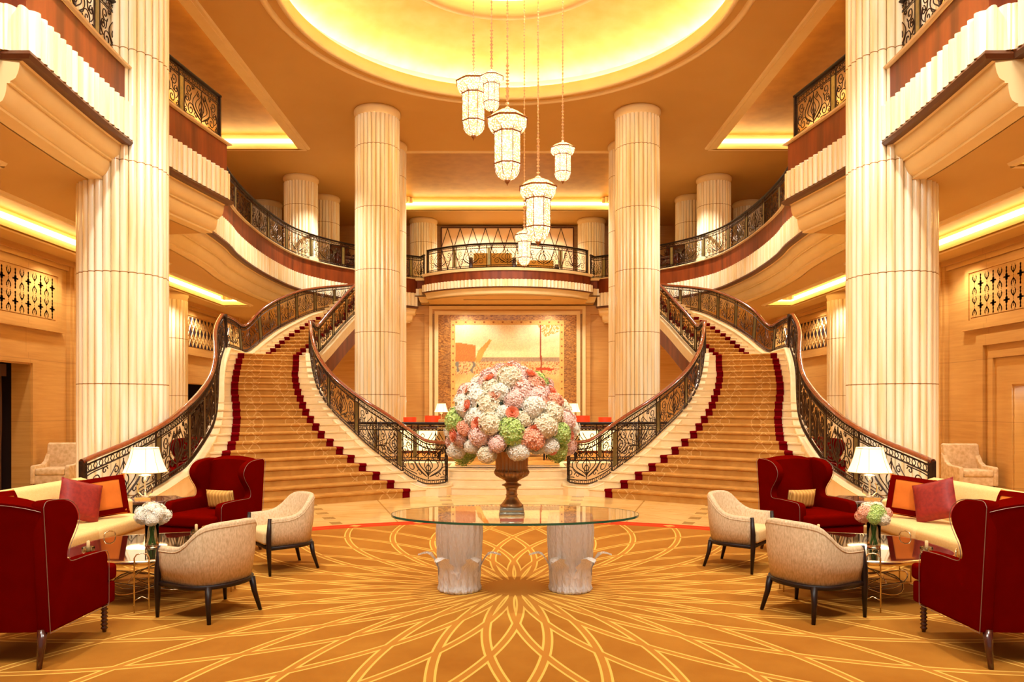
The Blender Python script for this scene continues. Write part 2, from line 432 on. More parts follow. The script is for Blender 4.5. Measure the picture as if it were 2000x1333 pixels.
SIDE = {'L': 'curtained doorway side', 'R': 'pale doorway side'}
# ------------------------------------------------------------------ structure: floor, walls, ceilings
WX, CEIL, MEZ, LOW, BACK = 9.75, 9.45, 6.6, 4.95, 28.0
fl = G().quad((-WX-1.5,-4,0),(WX+1.5,-4,0),(WX+1.5,BACK+.2,0),(-WX-1.5,BACK+.2,0)).make('floor', M['floor']); tag(fl, kind='structure')
cp = []
for i in range(61):
    a = -1.15+2.3*i/60; cp.append((SCX+6.0*sin(a), 5.1+6.0*cos(a)))
cp = [(-WX+.05, cp[0][1])]+cp+[(WX-.05, cp[-1][1])]
g = G(); n = len(cp); top = [(x,y,.012) for x,y in cp]; bot = [(x,-3.9,.012) for x,y in cp]
g.grid([bot, top]); g.grid([top, [(x,y,0) for x,y in cp]])
tag(g.make('carpet', M['carpet']), 'huge golden carpet with interlaced starburst bands and thin red border', 'carpet')
# side walls with recessed doorways
def side_wall(sx, holes):
    g = G(); ys = sorted({-4, BACK}|{h[0] for h in holes}|{h[1] for h in holes}); X0 = sx*WX
    for a, b_ in zip(ys, ys[1:]):
        hz = [h for h in holes if h[0] <= a+1e-6 and h[1] >= b_-1e-6]
        if hz:
            zt = hz[0][2]; g.quad((X0,a,zt),(X0,b_,zt),(X0,b_,10.2),(X0,a,10.2))
            if hz[0][3] > 0: g.quad((X0,a,0),(X0,b_,0),(X0,b_,hz[0][3]),(X0,a,hz[0][3]))
            for y in (a, b_): g.quad((X0,y,0),(X0+sx*.34,y,0),(X0+sx*.34,y,zt),(X0,y,zt))
            g.quad((X0,a,zt),(X0,b_,zt),(X0+sx*.34,b_,zt),(X0+sx*.34,a,zt))
        else: g.quad((X0,a,0),(X0,b_,0),(X0,b_,10.2),(X0,a,10.2))
    return g
tag(side_wall(-1, [(11.9,14.86,2.62,0),(21.9,24.6,2.47,0)]).make('wall_left', M['stone']), kind='structure')
tag(side_wall(1, [(11.4,13.98,2.16,0)]).make('wall_right', M['stone']), kind='structure')
# rooms behind the doorways
def room(name, sx, y0, y1, mat):
    g = G(); a, b_ = sx*(WX+.34), sx*(WX+1.4)
    g.quad((b_,y0-.3,0),(b_,y1+.3,0),(b_,y1+.3,3),(b_,y0-.3,3)); g.quad((a,y0-.3,3),(b_,y0-.3,3),(b_,y1+.3,3),(a,y1+.3,3))
    for y in (y0-.3, y1+.3): g.quad((a,y,0),(b_,y,0),(b_,y,3),(a,y,3))
    tag(g.make(name, mat), kind='structure')
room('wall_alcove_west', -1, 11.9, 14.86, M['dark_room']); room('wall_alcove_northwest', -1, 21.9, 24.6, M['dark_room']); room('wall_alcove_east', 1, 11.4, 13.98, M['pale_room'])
light('POINT', (WX+.9, 12.6, 2.3), 40, .1, name='alcove_lamp')
# wall casings and panel mouldings (per side): rectangular frames standing off the wall
def frame_on_wall(g, sx, y0, y1, z0, z1, w_, t, bottom=True):
    X0 = sx*WX; X1 = X0-sx*t; lo, hi = min(X0,X1), max(X0,X1)
    g.box(lo,hi,y0,y0+w_,z0,z1); g.box(lo,hi,y1-w_,y1,z0,z1); g.box(lo,hi,y0+w_,y1-w_,z1-w_,z1)
    if bottom: g.box(lo,hi,y0+w_,y1-w_,z0,z0+w_)
tr = 0
for sx, doors, lats in ((-1, [(11.9,14.86,2.62),(21.9,24.6,2.47)], [(11.2,15.74),(21.2,25.6)]), (1, [(11.4,13.98,2.16)], [(11.0,15.34),(20.2,25.6)])):
    for (a, b_, zt) in doors:
        g = G(); frame_on_wall(g, sx, a-.25, b_+.25, 0, zt+.22, .25, .05, False); frame_on_wall(g, sx, a-.12, b_+.12, 0, zt+.1, .1, .085, False)
        tr += 1; tag(g.make('trim_%d' % tr, M['stone']), kind='structure')
    for (a, b_) in lats:
        g = G(); frame_on_wall(g, sx, a-.16, b_+.16, 3.42, 4.66, .12, .05); frame_on_wall(g, sx, a-.05, b_+.05, 3.53, 4.55, .05, .02)
        lo, hi = (sx*WX, sx*WX-sx*.1); g.box(min(lo,hi), max(lo,hi), a-.22, b_+.22, 3.33, 3.42)
        tr += 1; tag(g.make('trim_%d' % tr, M['stone']), kind='structure')
    g = G()
    for y in (9.4, 16.35, 19.0, 26.3):
        lo, hi = sx*WX, sx*WX-sx*.09; g.box(min(lo,hi), max(lo,hi), y-.2, y+.2, 0, LOW)
        lo, hi = sx*WX, sx*WX-sx*.13; g.box(min(lo,hi), max(lo,hi), y-.12, y+.12, 0, LOW)
    lo, hi = sx*WX, sx*WX-sx*.12
    g.box(min(lo,hi), max(lo,hi), -4, BACK, LOW-.12, LOW)
    lo, hi = sx*WX, sx*WX-sx*.06
    g.box(min(lo,hi), max(lo,hi), -4, BACK, LOW-.22, LOW-.12)
    tr += 1; tag(g.make('trim_%d' % tr, M['stone']), kind='structure')
    if sx == 1:
        g = G(); frame_on_wall(g, sx, 10.3, 15.1, 0, 3.2, .22, .07, False); frame_on_wall(g, sx, 10.7, 14.75, 0, 2.85, .14, .05, False)
        tr += 1; tag(g.make('trim_%d' % tr, M['stone']), kind='structure')
# openwork grilles high on the side walls
def motif_near(g, sx, y, z, k):
    X1 = sx*(WX-.02); Q = lambda pts: g.add([(X1, y+a, z+b_) for a,b_ in pts]+[(X1+sx*.015, y+a, z+b_) for a,b_ in pts], [tuple(range(len(pts)))]+[(i,(i+1)%len(pts),len(pts)+(i+1)%len(pts),len(pts)+i) for i in range(len(pts))])
    disc = lambda cy, cz, r: Q([(cy+r*cos(t*pi/4), cz+r*sin(t*pi/4)) for t in range(8)])
    if k == 0:
        Q([(-.014,-.17),(.014,-.17),(.014,.17),(-.014,.17)]); Q([(-.07,-.016),(.07,-.016),(.07,.016),(-.07,.016)]); Q([(-.035,-.06),(.035,-.06),(.035,.06),(-.035,.06)])
        for c in (-.18,.18): disc(0, c, .026)
        for c in (-.07,.07): disc(c, 0, .02)
        disc(0,-.11,.026); disc(0,.11,.026)
    else:
        for s_ in (1,-1):
            for e in (1,-1): Q([(0,s_*.05),(e*.035,s_*.07),(e*.075,s_*.13),(e*.06,s_*.17),(e*.045,s_*.14),(e*.02,s_*.09)]); disc(e*.055, s_*.165, .02)
            Q([(-.01,s_*.03),(.01,s_*.03),(.01,s_*.15),(-.01,s_*.15)]); disc(0, s_*.07, .024)
        disc(0, 0, .012)
        for s_ in (1,-1): disc(.04, s_*.2, .012); disc(-.04, s_*.2, .012)
for sx, y0, y1, wh in ((-1,11.2,15.74,'near'),(1,11.0,15.34,'near'),(-1,21.2,25.6,'far'),(1,20.2,25.6,'far')):
    lab = {(-1,'near'):'pale stone panel with dark ornamental openwork high above the curtained doorway', (1,'near'):'pale stone panel with dark ornamental openwork high above the pale doorway',
           (-1,'far'):'criss-cross openwork stone grille high on wall behind the stair, curtained doorway side', (1,'far'):'criss-cross openwork stone grille high on wall behind the stair, pale doorway side'}[(sx,wh)]
    r = empty('wall_grille', (0,0,0), label=lab, cat='grille')
    lo, hi = sx*(WX-.005), sx*(WX-.02)
    g = G().box(min(lo,hi), max(lo,hi), y0, y1, 3.6, 4.5); g.make('stone_panel', M['stone'] if wh == 'near' else M['dark_hole'], r)
    g = G()
    if wh == 'near':
        n = int((y1-y0)/.19)
        for i in range(n):
            for j in range(2): motif_near(g, sx, y0+.12+i*(y1-y0-.24)/(n-1), 3.82+.45*j, i % 2)
        g.make('openwork', M['dark_hole'], r)
    else:
        st = .27; n = int((y1-y0)/st); X1 = sx*(WX-.03)
        for i in range(-2, n+2):
            for e in (1,-1):
                for j in range(2):
                    a = y0+i*st; za, zb = 3.6+.45*j, 4.05+.45*j
                    p0 = [a+st/2-e*st/2, a+st/2+e*st/2]
                    if min(p0) < y0-.01 or max(p0) > y1+.01: continue
                    g.tube([(X1,p0[0],za),(X1,p0[1],zb)], .018, 4)
            if y0 <= y0+i*st <= y1:
                g.tube([(X1,y0+i*st,3.6),(X1,y0+i*st,4.5)], .009, 4)
                for zc in (3.825,4.275): g.tube([(X1, y0+i*st+.05*cos(t*pi/3), zc+.07*sin(t*pi/3)) for t in range(6)], .013, 4, closed=True)
        g.make('lattice', M['stone'], r)
# back wall (ground floor) and upper back wall
g = G(); g.quad((-WX,BACK,0),(WX,BACK,0),(WX,BACK,MEZ),(-WX,BACK,MEZ)); tag(g.make('wall_back', M['stone']), kind='structure')
g = G(); g.quad((-WX,31,MEZ),(WX,31,MEZ),(WX,31,10.2),(-WX,31,10.2)); g.quad((-WX,BACK,MEZ),(-WX,31,MEZ),(-WX,31,10.2),(-WX,BACK,10.2)); g.quad((WX,BACK,MEZ),(WX,31,MEZ),(WX,31,10.2),(WX,BACK,10.2))
tag(g.make('wall_upper', M['stone']), kind='structure')
g = G()
for sx in (-1,1):
    for x in (2.95, 4.1): g.box(min(sx*x,sx*(x+.22)), max(sx*x,sx*(x+.22)), BACK-.12, BACK, 0, 5.62)
g.box(-4.4,4.4,BACK-.1,BACK,5.3,5.62)
tag(g.make('trim_20', M['stone']), kind='structure')
# high ceiling with a round opening, side coffers and a rear coffer
DCY, DR, DO = 13.9, 4.29, 4.68
g = G(); Z = CEIL
N = 72; circ = [(DR*cos(2*pi*i/N), DCY+DR*sin(2*pi*i/N)) for i in range(N)]
def to_rect(x, y, x0, x1, y0, y1, cx, cy):
    dx, dy = x-cx, y-cy; t = min([(x1-cx)/dx if dx > 1e-9 else 1e9, (x0-cx)/dx if dx < -1e-9 else 1e9, (y1-cy)/dy if dy > 1e-9 else 1e9, (y0-cy)/dy if dy < -1e-9 else 1e9]); return (cx+dx*t, cy+dy*t)
angs = sorted([2*pi*i/N for i in range(N)]+[atan2(yy-DCY, xx)%(2*pi) for xx in (-6,6) for yy in (7,22.1)])
ri = [(DR*cos(a), DCY+DR*sin(a), Z) for a in angs]; ro = [to_rect(p[0],p[1],-6,6,7,22.1,0,DCY)+(Z,) for p in ri]
g.grid([ri, ro], close_u=True)
g.quad((-6,-4,Z),(6,-4,Z),(6,7,Z),(-6,7,Z))
for sx in (-1,1):
    g.quad((sx*8.9,-4,Z),(sx*WX,-4,Z),(sx*WX,31,Z),(sx*8.9,31,Z)); g.quad((sx*6,21.8,Z),(sx*8.9,21.8,Z),(sx*8.9,31,Z),(sx*6,31,Z))
    g.quad((sx*4,22.1,Z),(sx*6,22.1,Z),(sx*6,31,Z),(sx*4,31,Z)); g.quad((sx*6,-4,Z),(sx*8.9,-4,Z),(sx*8.9,3,Z),(sx*6,3,Z))
g.quad((-4,28.5,Z),(4,28.5,Z),(4,31,Z),(-4,31,Z))
tag(g.make('ceiling', M['plaster']), kind='structure')
# dome: lip, moulding, gold bowl, light rings
r = empty('ceiling_dome', (0,DCY,0), kind='structure')
g = G(); g.lathe([(DR,CEIL),(DR,CEIL+.25),(DR+.28,CEIL+.25),(DR+.28,CEIL+.5)], 96, caps=False); g.make('lip', M['plaster_light'], r, True)
g = G(); g.lathe([(DO,CEIL),(DO,CEIL-.05),(DO-.06,CEIL-.07),(DO-.1,CEIL-.03),(DO-.12,CEIL)], 96, caps=False)
g.lathe([(DR+.1,CEIL),(DR+.08,CEIL-.04),(DR,CEIL-.04),(DR,CEIL)], 96, caps=False); g.make('moulding_ring', M['plaster_light'], r, True)
prof = [(DR+.28,CEIL+.5),(DR-.05,CEIL+.66),(DR-.5,CEIL+.8),(3.2,CEIL+.92),(2.6,CEIL+.97),(2.45,CEIL+.98)]
G().lathe(prof, 96, caps=False).make('gold_bowl', M['dome_gold'], r, True)
G().lathe([(2.45,CEIL+.98),(2.42,CEIL+.92),(2.26,CEIL+.92),(2.22,CEIL+.98),(2.22,CEIL+1.25)], 96, caps=False).make('oculus_rim', M['plaster_light'], r, True)
G().lathe([(2.22,CEIL+1.05),(2.24,CEIL+1.3),(2.1,CEIL+1.4)], 96, caps=False).make('oculus_light', M['cove_bright'], r, True)
G().lathe([(2.1,CEIL+1.4),(.02,CEIL+1.45)], 96, caps=False).make('oculus_panel', M['dome_gold'], r, True)
G().lathe([(DR+.24,CEIL+.27),(DR+.24,CEIL+.33),(DR+.18,CEIL+.33),(DR+.18,CEIL+.27)], 96, caps=False).make('cove_strip', M['cove_dome'], r, True)
# rectangular coffer: recess with light strip and gold panel
def coffer(name, x0, x1, y0, y1, z, h=.38, stepped=False, mat='gold_ceiling', glow='cove'):
    if x0 > x1: x0, x1 = x1, x0
    r = empty(name, (0,0,0), kind='structure')
    g = G()
    for (a, b_) in (((x0,y0),(x1,y0)),((x1,y0),(x1,y1)),((x1,y1),(x0,y1)),((x0,y1),(x0,y0))):
        g.quad((a[0],a[1],z),(b_[0],b_[1],z),(b_[0],b_[1],z+h),(a[0],a[1],z+h))
    e = .12   # projecting lip just above the ceiling line and a moulding below
    rect = [(x0,y0,z),(x1,y0,z),(x1,y1,z),(x0,y1,z),(x0,y0,z)]
    for i in range(4):
        g.sweep([(0,-.035),(-.09,-.035),(-.12,0)], rect[i:i+2])
    g.make('reveal', M['plaster_light'], r)
    G().quad((x0,y0,z+h),(x1,y0,z+h),(x1,y1,z+h),(x0,y1,z+h)).make('gold_panel', M[mat], r)
    g = G(); t = .05; zc = z+h*.42
    g.box(x0,x0+t,y0,y1,zc,zc+.09); g.box(x1-t,x1,y0,y1,zc,zc+.09); g.box(x0+t,x1-t,y0,y0+t,zc,zc+.09); g.box(x0+t,x1-t,y1-t,y1,zc,zc+.09)
    g.make('cove_strip', M[glow], r)
    g = G(); q = .32
    # stepped inner corners
    for (cx_, sxx) in ((x0,1),(x1,-1)):
        for (cy_, syy) in ((y0,1),(y1,-1)):
            for k in range(3):
                a = q*(3-k)/3*1.0; xa, xb = cx_, cx_+sxx*a; ya, yb = cy_, cy_+syy*(q*(k+1)/3)
                g.box(min(xa,xb), max(xa,xb), min(ya,yb), max(ya,yb), z-.01+h*.55, z+h-.005)
    g.make('stepped_corner', M['plaster_light'], r)
    return r
for sx in (-1,1):
    cr = coffer('ceiling_coffer', sx*6, sx*8.9, 3, 21.8, CEIL, .42, True, glow='cove_bright')
    G().sweep([(0,-.05),(0,.0),(.27,.05),(.27,.0)] if sx < 0 else [(0,-.05),(0,0),(-.27,.05),(-.27,.0)], [(sx*5.98,3,CEIL),(sx*5.98,21.8,CEIL)], closed=True).make('edge_glow_moulding', M['plaster_light'], cr)  # strip in paler plaster: its colour stands in for the cove glow here
coffer('ceiling_coffer', -4, 4, 22.1, 28.5, CEIL, .45, True, glow='cove_bright')
# ------------------------------------------------------------------ mezzanine edge path (left), slab, fascia
edge_pts = [(-5.5,2),(-5.5,7.9),(-5.2,7.9)]
mid1 = catmull([(-5.2,7.9,0),(-5.33,9,0),(-5.42,10,0),(-5.45,11,0),(-5.38,12,0),(-5.17,13.5,0)], 6)
zig = [(-5.5,13.62),(-5.5,13.85),(-5.95,13.9),(-5.95,14.1)]
mid2 = catmull([(-6.35,14.2,0),(-6.42,15.5,0),(-6.56,17.05,0),(-6.74,18.07,0),(-6.88,19.5,0),(-6.92,21.2,0),(-6.78,23.1,0),(-6.39,24.25,0),(-5.92,25.06,0),(-5.40,25.7,0),(-4.5,26.7,0),(-3.4,27.6,0)], 5)
EDGE = [Vector((x,y,0)) for x,y in edge_pts]+mid1[1:]+[Vector((x,y,0)) for x,y in zig]+mid2
ENDP = Vector((-3.4, BACK, 0))
PIECES = [[Vector((-5.5,2,0)),Vector((-5.5,7.905,0))], mid1, mid2+[ENDP]]
def fascia(root, path, zs, reed=.145, ledge=.05, names=True):
    """zs: ledge top, wood top, wood bottom, reed bottom, moulding bottom"""
    zt, w1, w0, f0, m0 = zs
    dense = resample(path, step=.12)
    sw = lambda prof, nm, mt, pth=None, sm=False: G().sweep(prof, pth or path).make(nm, M[mt], root, sm)
    sw([(.25,zt),(-ledge,zt),(-ledge-.02,zt-.02),(-ledge,w1+.005),(0,w1)], 'floor_ledge', 'curb')
    sw([(.01,w1),(.01,w0)], 'wood_fascia', 'veneer')
    # convex reeds
    g = G(); pts = []
    L = 0
    segs = []
    for a, b_ in zip(path, path[1:]):
        l = (b_-a).length
        segs.append((a,b_,l)); L += l
    tops = []
    for a, b_, l in merge_straight(segs):
        pass
    rows0 = []; 
    pr = resample(path, step=reed)
    for a, b_ in zip(pr, pr[1:]):
        d = (b_-a); l = d.length
        if l < 1e-6: continue
        d.normalize(); nrm = Vector((-d.y, d.x, 0))
        for k in range(7):
            t = k/6; bulge = .09*sin(pi*t)**.7; rows0.append(a+d*(l*t)-nrm*bulge)
    g.grid([[Vector((p.x,p.y,w0-.005)) for p in rows0], [Vector((p.x,p.y,f0)) for p in rows0]])
    for i in range(0, len(rows0)-6, 7):
        seg = rows0[i:i+7]; b0 = len(g.v); g.v += [(p.x,p.y,w0-.005) for p in seg]; g.f.append(tuple(b0+k for k in range(len(seg))))
    o = g.make('reeded_band', M['column'], root, False)
    G().sweep([(.0,f0),(-.07,f0),(-.085,(f0+m0)/2),(-.05,m0),(.1,m0)], path).make('dark_moulding', M['moulding_dark'], root)
def merge_straight(s): return s
def soffit(root, path, m0, low):
    h = m0-low
    prof = [(.04,m0),(.07,m0-.01),(.072,m0-.06),(.085,m0-.13),(.11,m0-.19),(.15,m0-.22),(.165,m0-.225),(.165,m0-.25),(.20,m0-.25),(.202,m0-.31),(.215,m0-.38),(.24,m0-.44),(.28,m0-.47),(.30,m0-.475),(.30,low),(.52,low)]
    g = G().sweep(prof, path); N_ = len(prof)
    b0 = len(g.v); q = path[1]-path[0]; q.z = 0; q.normalize(); nn = Vector((-q.y,q.x,0)); p0 = Vector(path[0])+nn*.52+Vector((0,0,m0)); g.v.append(tuple(p0)); g.f.append(tuple(range(N_))+(b0,))
    o = g.make('soffit_cove', M['plaster_light'], root, True)
    try: o.data.set_sharp_from_angle(angle=radians(35))
    except Exception: pass
    return 1.15
def offset_path(path, d):
    g = G(); g.sweep([(d,0)], path); return [Vector(v) for v in g.v]
def mezz(sgn_label):
    r = empty('mezzanine_balcony', (0,0,0), label='curving mezzanine edge with reddish wood band and white reeds, '+SIDE['L'], cat='balcony')
    fascia(r, EDGE, (MEZ, MEZ-.04, 6.04, 5.54, 5.46))
    for pc in PIECES: soffit(r, pc, 5.46, LOW)
    # upper floor
    g = G(); top = [Vector((p.x,p.y,MEZ)) for p in EDGE]+[Vector((-3.4,31,MEZ))]
    g.grid([top, [Vector((-WX,p.y,MEZ)) for p in top]]); g.make('upper_floor', M['plaster'], r)
    return r
mz = mezz('L'); mzR = mirror_copy(mz, 'curving mezzanine edge with reddish wood band and white reeds, '+SIDE['R'])
# low ceilings under the mezzanine with coffers
inns = [offset_path(pc, .5) for pc in PIECES]
def xin(y):
    """x of the inner soffit edge at depth y (least negative covering value)"""
    best = []
    for a, b_ in [q for inn in inns for q in zip(inn, inn[1:])]:
        if abs(b_.y-a.y) > 1e-9 and min(a.y,b_.y) <= y <= max(a.y,b_.y): t = (y-a.y)/(b_.y-a.y); best.append(a.x+(b_.x-a.x)*t)
    return max(best) if best else -6.6
bays = [(3.0,9.7,-6.9),(10.7,16.4,-7.55),(17.4,23.0,-8.05)]
bays = [(3.0,9.7,-6.75),(10.7,16.4,-7.65),(17.4,23.0,-8.1)]
BX = -8.95
ys = sorted({2.0, BACK}|{v for b_ in bays for v in b_[:2]}|{i*.5 for i in range(5,56)}|{13.55,13.7,13.95,14.15})
def low_ceiling(sx, name):
    g = G()
    for a, b_ in zip(ys, ys[1:]):
        m = (a+b_)/2; bay = [q for q in bays if q[0] <= m <= q[1]]
        ea, eb = xin(a+1e-3)-.0, xin(b_-1e-3)-.0
        if m > 25.0: ea, eb = min(ea,-2.0), min(eb,-2.0)
        if bay:
            xb = bay[0][2]
            g.quad((sx*WX,a,LOW),(-sx*BX,a,LOW),(-sx*BX,b_,LOW),(sx*WX,b_,LOW))
            g.quad((-sx*xb,a,LOW),(-sx*ea,a,LOW),(-sx*eb,b_,LOW),(-sx*xb,b_,LOW))
        else: g.quad((sx*WX,a,LOW),(-sx*ea,a,LOW),(-sx*eb,b_,LOW),(sx*WX,b_,LOW))
    tag(g.make(name, M['plaster']), kind='structure')
    for y0, y1, xb in bays: coffer('ceiling_coffer', -sx*BX, -sx*xb, y0, y1, LOW, .3)
low_ceiling(-1, 'ceiling_low_west'); low_ceiling(1, 'ceiling_low_east')
# centre balcony
def centre_balcony():
    r = empty('center_balcony', (0,0,0), label='bowed balcony with red wood band above the tapestry', cat='balcony')
    R = 4.23; pts = []
    a0 = math.asin(3.05/R); cy = 25.4+R
    arc = [Vector((R*sin(-a0+2*a0*i/24)*-1, cy-R*cos(-a0+2*a0*i/24), 0)) for i in range(25)]
    path = [Vector((3.4,BACK,0)),Vector((3.4,27.5,0)),Vector((3.05,27.5,0))]+arc+[Vector((-3.05,27.5,0)),Vector((-3.4,27.5,0)),Vector((-3.4,BACK,0))]
    # path runs from +x to -x so that the slab is to its left: flip if needed
    path = path[::-1]
    # slab must be on the left of the direction (+y side when moving to +x)
    fascia(r, path, (MEZ, MEZ-.1, 6.2, 5.94, 5.9), reed=.14)
    G().sweep([(.02,5.9),(.05,5.88),(.1,5.72),(.16,5.68),(.3,5.66)], path).make('cream_cornice', M['plaster_light'], r)
    lo = [Vector((p.x,p.y,5.66)) for p in offset_path(path, .12)]
    G().grid([lo, [Vector((p.x,BACK,5.66)) for p in lo]]).make('soffit', M['plaster'], r)
    tp = [Vector((p.x,p.y,MEZ)) for p in path]; G().grid([tp, [Vector((p.x,31,MEZ)) for p in tp]]).make('upper_floor', M['plaster'], r)
    G().box(-1.6,1.6,26.6,26.63,5.645,5.66).make('air_slot', M['dark_hole'], r)
    return r, path
cb, CPATH = centre_balcony()
# ------------------------------------------------------------------ columns
def column_mesh(name, root, r_, z0, z1, reeds=30):
    g = G(); TS = ((0,.87),(.05,.935),(.13,.962),(.26,.985),(.4,.998),(.5,1),(.6,.998),(.74,.985),(.87,.962),(.95,.935))
    ring = [((k+t)/reeds*2*pi, r_*q) for k in range(reeds) for t, q in TS]
    g.grid([[(q*cos(a), q*sin(a), z) for a, q in ring] for z in (z0, z1-.22)], close_u=True)
    o = g.make('shaft', M['column'], root, True)
    try: o.data.set_sharp_from_angle(angle=radians(35))
    except Exception: pass
    G().lathe([(r_*.92,z1-.24),(r_*.98,z1-.2),(r_*1.0,z1-.12),(r_*1.04,z1-.1),(r_*1.04,z1-.03),(r_*1.0,z1)], 64, caps=False).make('capital_ring', M['plaster_light'], root, True)
    G().lathe([(r_*1.08,z0),(r_*1.08,z0+.12),(r_*1.0,z0+.16)], 64, caps=False).make('base_ring', M['plaster_light'], root, True)
c0 = empty('fluted_column', (0,0,0)); column_mesh('c', c0, .58, 0, CEIL); cf = empty('fluted_column', (0,0,0)); column_mesh('c', cf, .62, 0, CEIL, 32)
cm = empty('fluted_column', (0,0,0)); column_mesh('c', cm, .56, MEZ, CEIL)
cl = empty('fluted_column', (0,0,0)); column_mesh('c', cl, .5, 0, LOW, 26)
colspec = [(cf, -5.75, 10.95, 'huge white reeded column beside the lounge seating, '),
           (c0, -3.4, 19.1, 'tall white reeded column behind the stair flight, '),
           (c0, -3.56, 21.5, 'white reeded column half hidden close behind the tall one, '),
           (cm, -6.95, 24.6, 'white reeded column standing on the mezzanine behind the curved railing, '),
           (cm, -6.75, 26.9, 'narrow visible reeded column behind the mezzanine one, '),
           (cm, -3.46, 30.1, 'short reeded column beside the diamond screen above the balcony, '),
           (cm, -9.1, 27.6, 'mostly hidden reeded column top beyond the curved mezzanine railing, '),
           (cl, -9.55, 20.6, 'golden engaged column against the side wall under the mezzanine, ')]
used = set()
for src, x, y, lab in colspec:
    for sx, sd in ((1,'L'),(-1,'R')):
        o = src if id(src) not in used else copy_tree(src); used.add(id(src))
        place(o, (x*sx, y, 0), label=lab+SIDE[sd]); o['category'] = 'column'; o['group'] = 'reeded marble columns'
# ------------------------------------------------------------------ grand stairs (left one built, right one mirrored)
RIS = .152
yR = [956.6,940.3,923.4,907,890.7,875,859,844,829,814.8,800.5,787,774.4,761.6,750,737.4,726.5,715,704.9,694.7]
xR = [799.5,768.7,740.5,714,691,669,650,633,622.4,612,603,597,592.4,588,584.8,583,582,583.5,584,584]
yL = [990,967,945,923,902,884,865.7,848,831,815.8,801,787,773.7,760,747.6,735.5,723.4,712.5,701.7,691.5]
xL = [318,352,380,402,420,432,443,450,452,454,453.6,453,451.5,450.6,451,452.8,455,457.5,460,464]
xO = [285,308,338,365,386,400,413,420,424,426,427,427,428,429,431,433,436,438,440,443]
xI = [820,786,757.7,735,711,691,672,656,642,631,622,616,611,607,604.5,602,600.5,600,600,600.5]
def fit(ys):
    # smooth depth: D(k)=a+b k+c k^2+d k^3 by least squares of (CY-y) D/F = k r - H
    import numpy as np
    A = []; B = []
    for k, y in enumerate(ys, 1):
        s_ = (CY-y)/FPX; A.append([s_, s_*k, s_*k*k, s_*k**3]); B.append(k*RIS-EYE)
    reg = np.diag([0, 0, .004, .12])
    A = np.array(A+[list(q) for q in reg]); B = np.array(B+[0,0,0,0])
    return np.linalg.lstsq(A, B, rcond=None)[0]
cR, cL = fit(yR), fit(yL)
DRt = [sum(c*k**i for i, c in enumerate(cR)) for k in range(1,21)]
DLt = [sum(c*k**i for i, c in enumerate(cL)) for k in range(1,21)]
def on_line(p, q, px):
    """point of the plan line p-q that is seen at pixel column px"""
    t = (px-CX)/FPX; dx, dy = q[0]-p[0], q[1]-p[1]
    u = (t*p[1]-p[0])/(dx-t*dy); return (p[0]+dx*u, p[1]+dy*u)
LINES = []   # per riser: z below, z above, OL, RL, RR, IR (plan)
for k in range(1, 21):
    RL = ((xL[k-1]-CX)/FPX*DLt[k-1], DLt[k-1]); RR = ((xR[k-1]-CX)/FPX*DRt[k-1], DRt[k-1])
    OL = on_line(RL, RR, xO[k-1]); IR = on_line(RL, RR, xI[k-1])
    LINES.append(((k-1)*RIS, k*RIS, OL, RL, RR, IR))
ZL = 20*RIS
# rails: (px base, py base, px top, py top, D)
R_IN1 = [(872,940,872,865,14.62),(872,946,872,862,14.42),(862,949,862,861,14.25),(845,950.5,845,860,14.2),(828,949.5,828,856,14.25),(804,939,804,840,14.35),(780,922,780,823,14.5),(750,900,750,803,14.75),(720,876,720,784.5,15.0),(690,847.5,690,764,15.4),(660,819,660,740,15.9),(639,795,639,718,16.4),(624,771,624,696,16.9),(615,747,615,677,17.4),(609,720,609,654,18.0),(605.4,690,605,625,18.7)]
R_IN2 = [(605.4,690,605,625,18.7),(612,692,612,628,19.15),(619.6,694,619.6,634.6,19.6),(639,675,639,612,20.3),(669,641,669,580,21.5),(692,618,692,556,22.4),(715,598,715,537,23.1),(740,580,740,520,23.8)]
R_OUT1 = [(159,1056,159,897,9.4),(200,1030,200,880,9.7),(250,995,250,860,10.05),(295,963.5,295,838,10.4),(317.6,950,317,825,10.7),(340,935,340,810,11.1),(362.6,920,362,791,11.6),(385,893,385,769,12.4),(406,860,405,743,13.4),(417,838,415,722,14.0),(423.6,812,420,697,14.6),(426,786,420.5,675,15.2),(427,760,419.5,656,15.8),(428,735,421,640,16.4),(432,708,426,625,17.1),(441,679,434,612,17.9)]
R_OUT2 = [(441,679,434,612,17.9),(462,685,456,622,18.6),(483,690.6,479,634,19.3),(515,666,510,603.5,20.1),(544.8,645,543,583,21.0),(585,624,584,567,22.2),(610,613,609,562,22.9),(639,606,638,558.5,23.7),(670,602,670,556,24.4),(700,598,700,553,25.0),(740,594,740,550,25.8)]
def rail_pts(t, per=4):
    out = [Vector((*P(a,b_,D),)).to_tuple()+P(c,d,D).to_tuple() for a,b_,c,d,D in t]
    out = [Vector(o) for o in out]
    # six-dimensional catmull
    res = []
    for i in range(len(out)-1):
        p0 = out[max(i-1,0)]; p1 = out[i]; p2 = out[i+1]; p3 = out[min(i+2,len(out)-1)]
        for k in range(per):
            u = k/per; res.append(.5*((2*p1)+(p2-p0)*u+(2*p0-5*p1+4*p2-p3)*u*u+(3*p1-p0-3*p2+p3)*u**3))
    res.append(out[-1]); return res
def spiral(cx, cy, r0, turns, a0, sgn=1, n=None):
    n = n or int(10*turns)+4
    return [(cx+r0*(1-.82*i/n)*cos(a0+sgn*2*pi*turns*i/n), cy+r0*(1-.82*i/n)*sin(a0+sgn*2*pi*turns*i/n)) for i in range(n+1)]
def bez(p0, p1, p2, p3, n=8):
    return [tuple((1-t)**3*p0[i]+3*(1-t)**2*t*p1[i]+3*(1-t)*t*t*p2[i]+t**3*p3[i] for i in (0,1)) for t in [k/n for k in range(n+1)]]
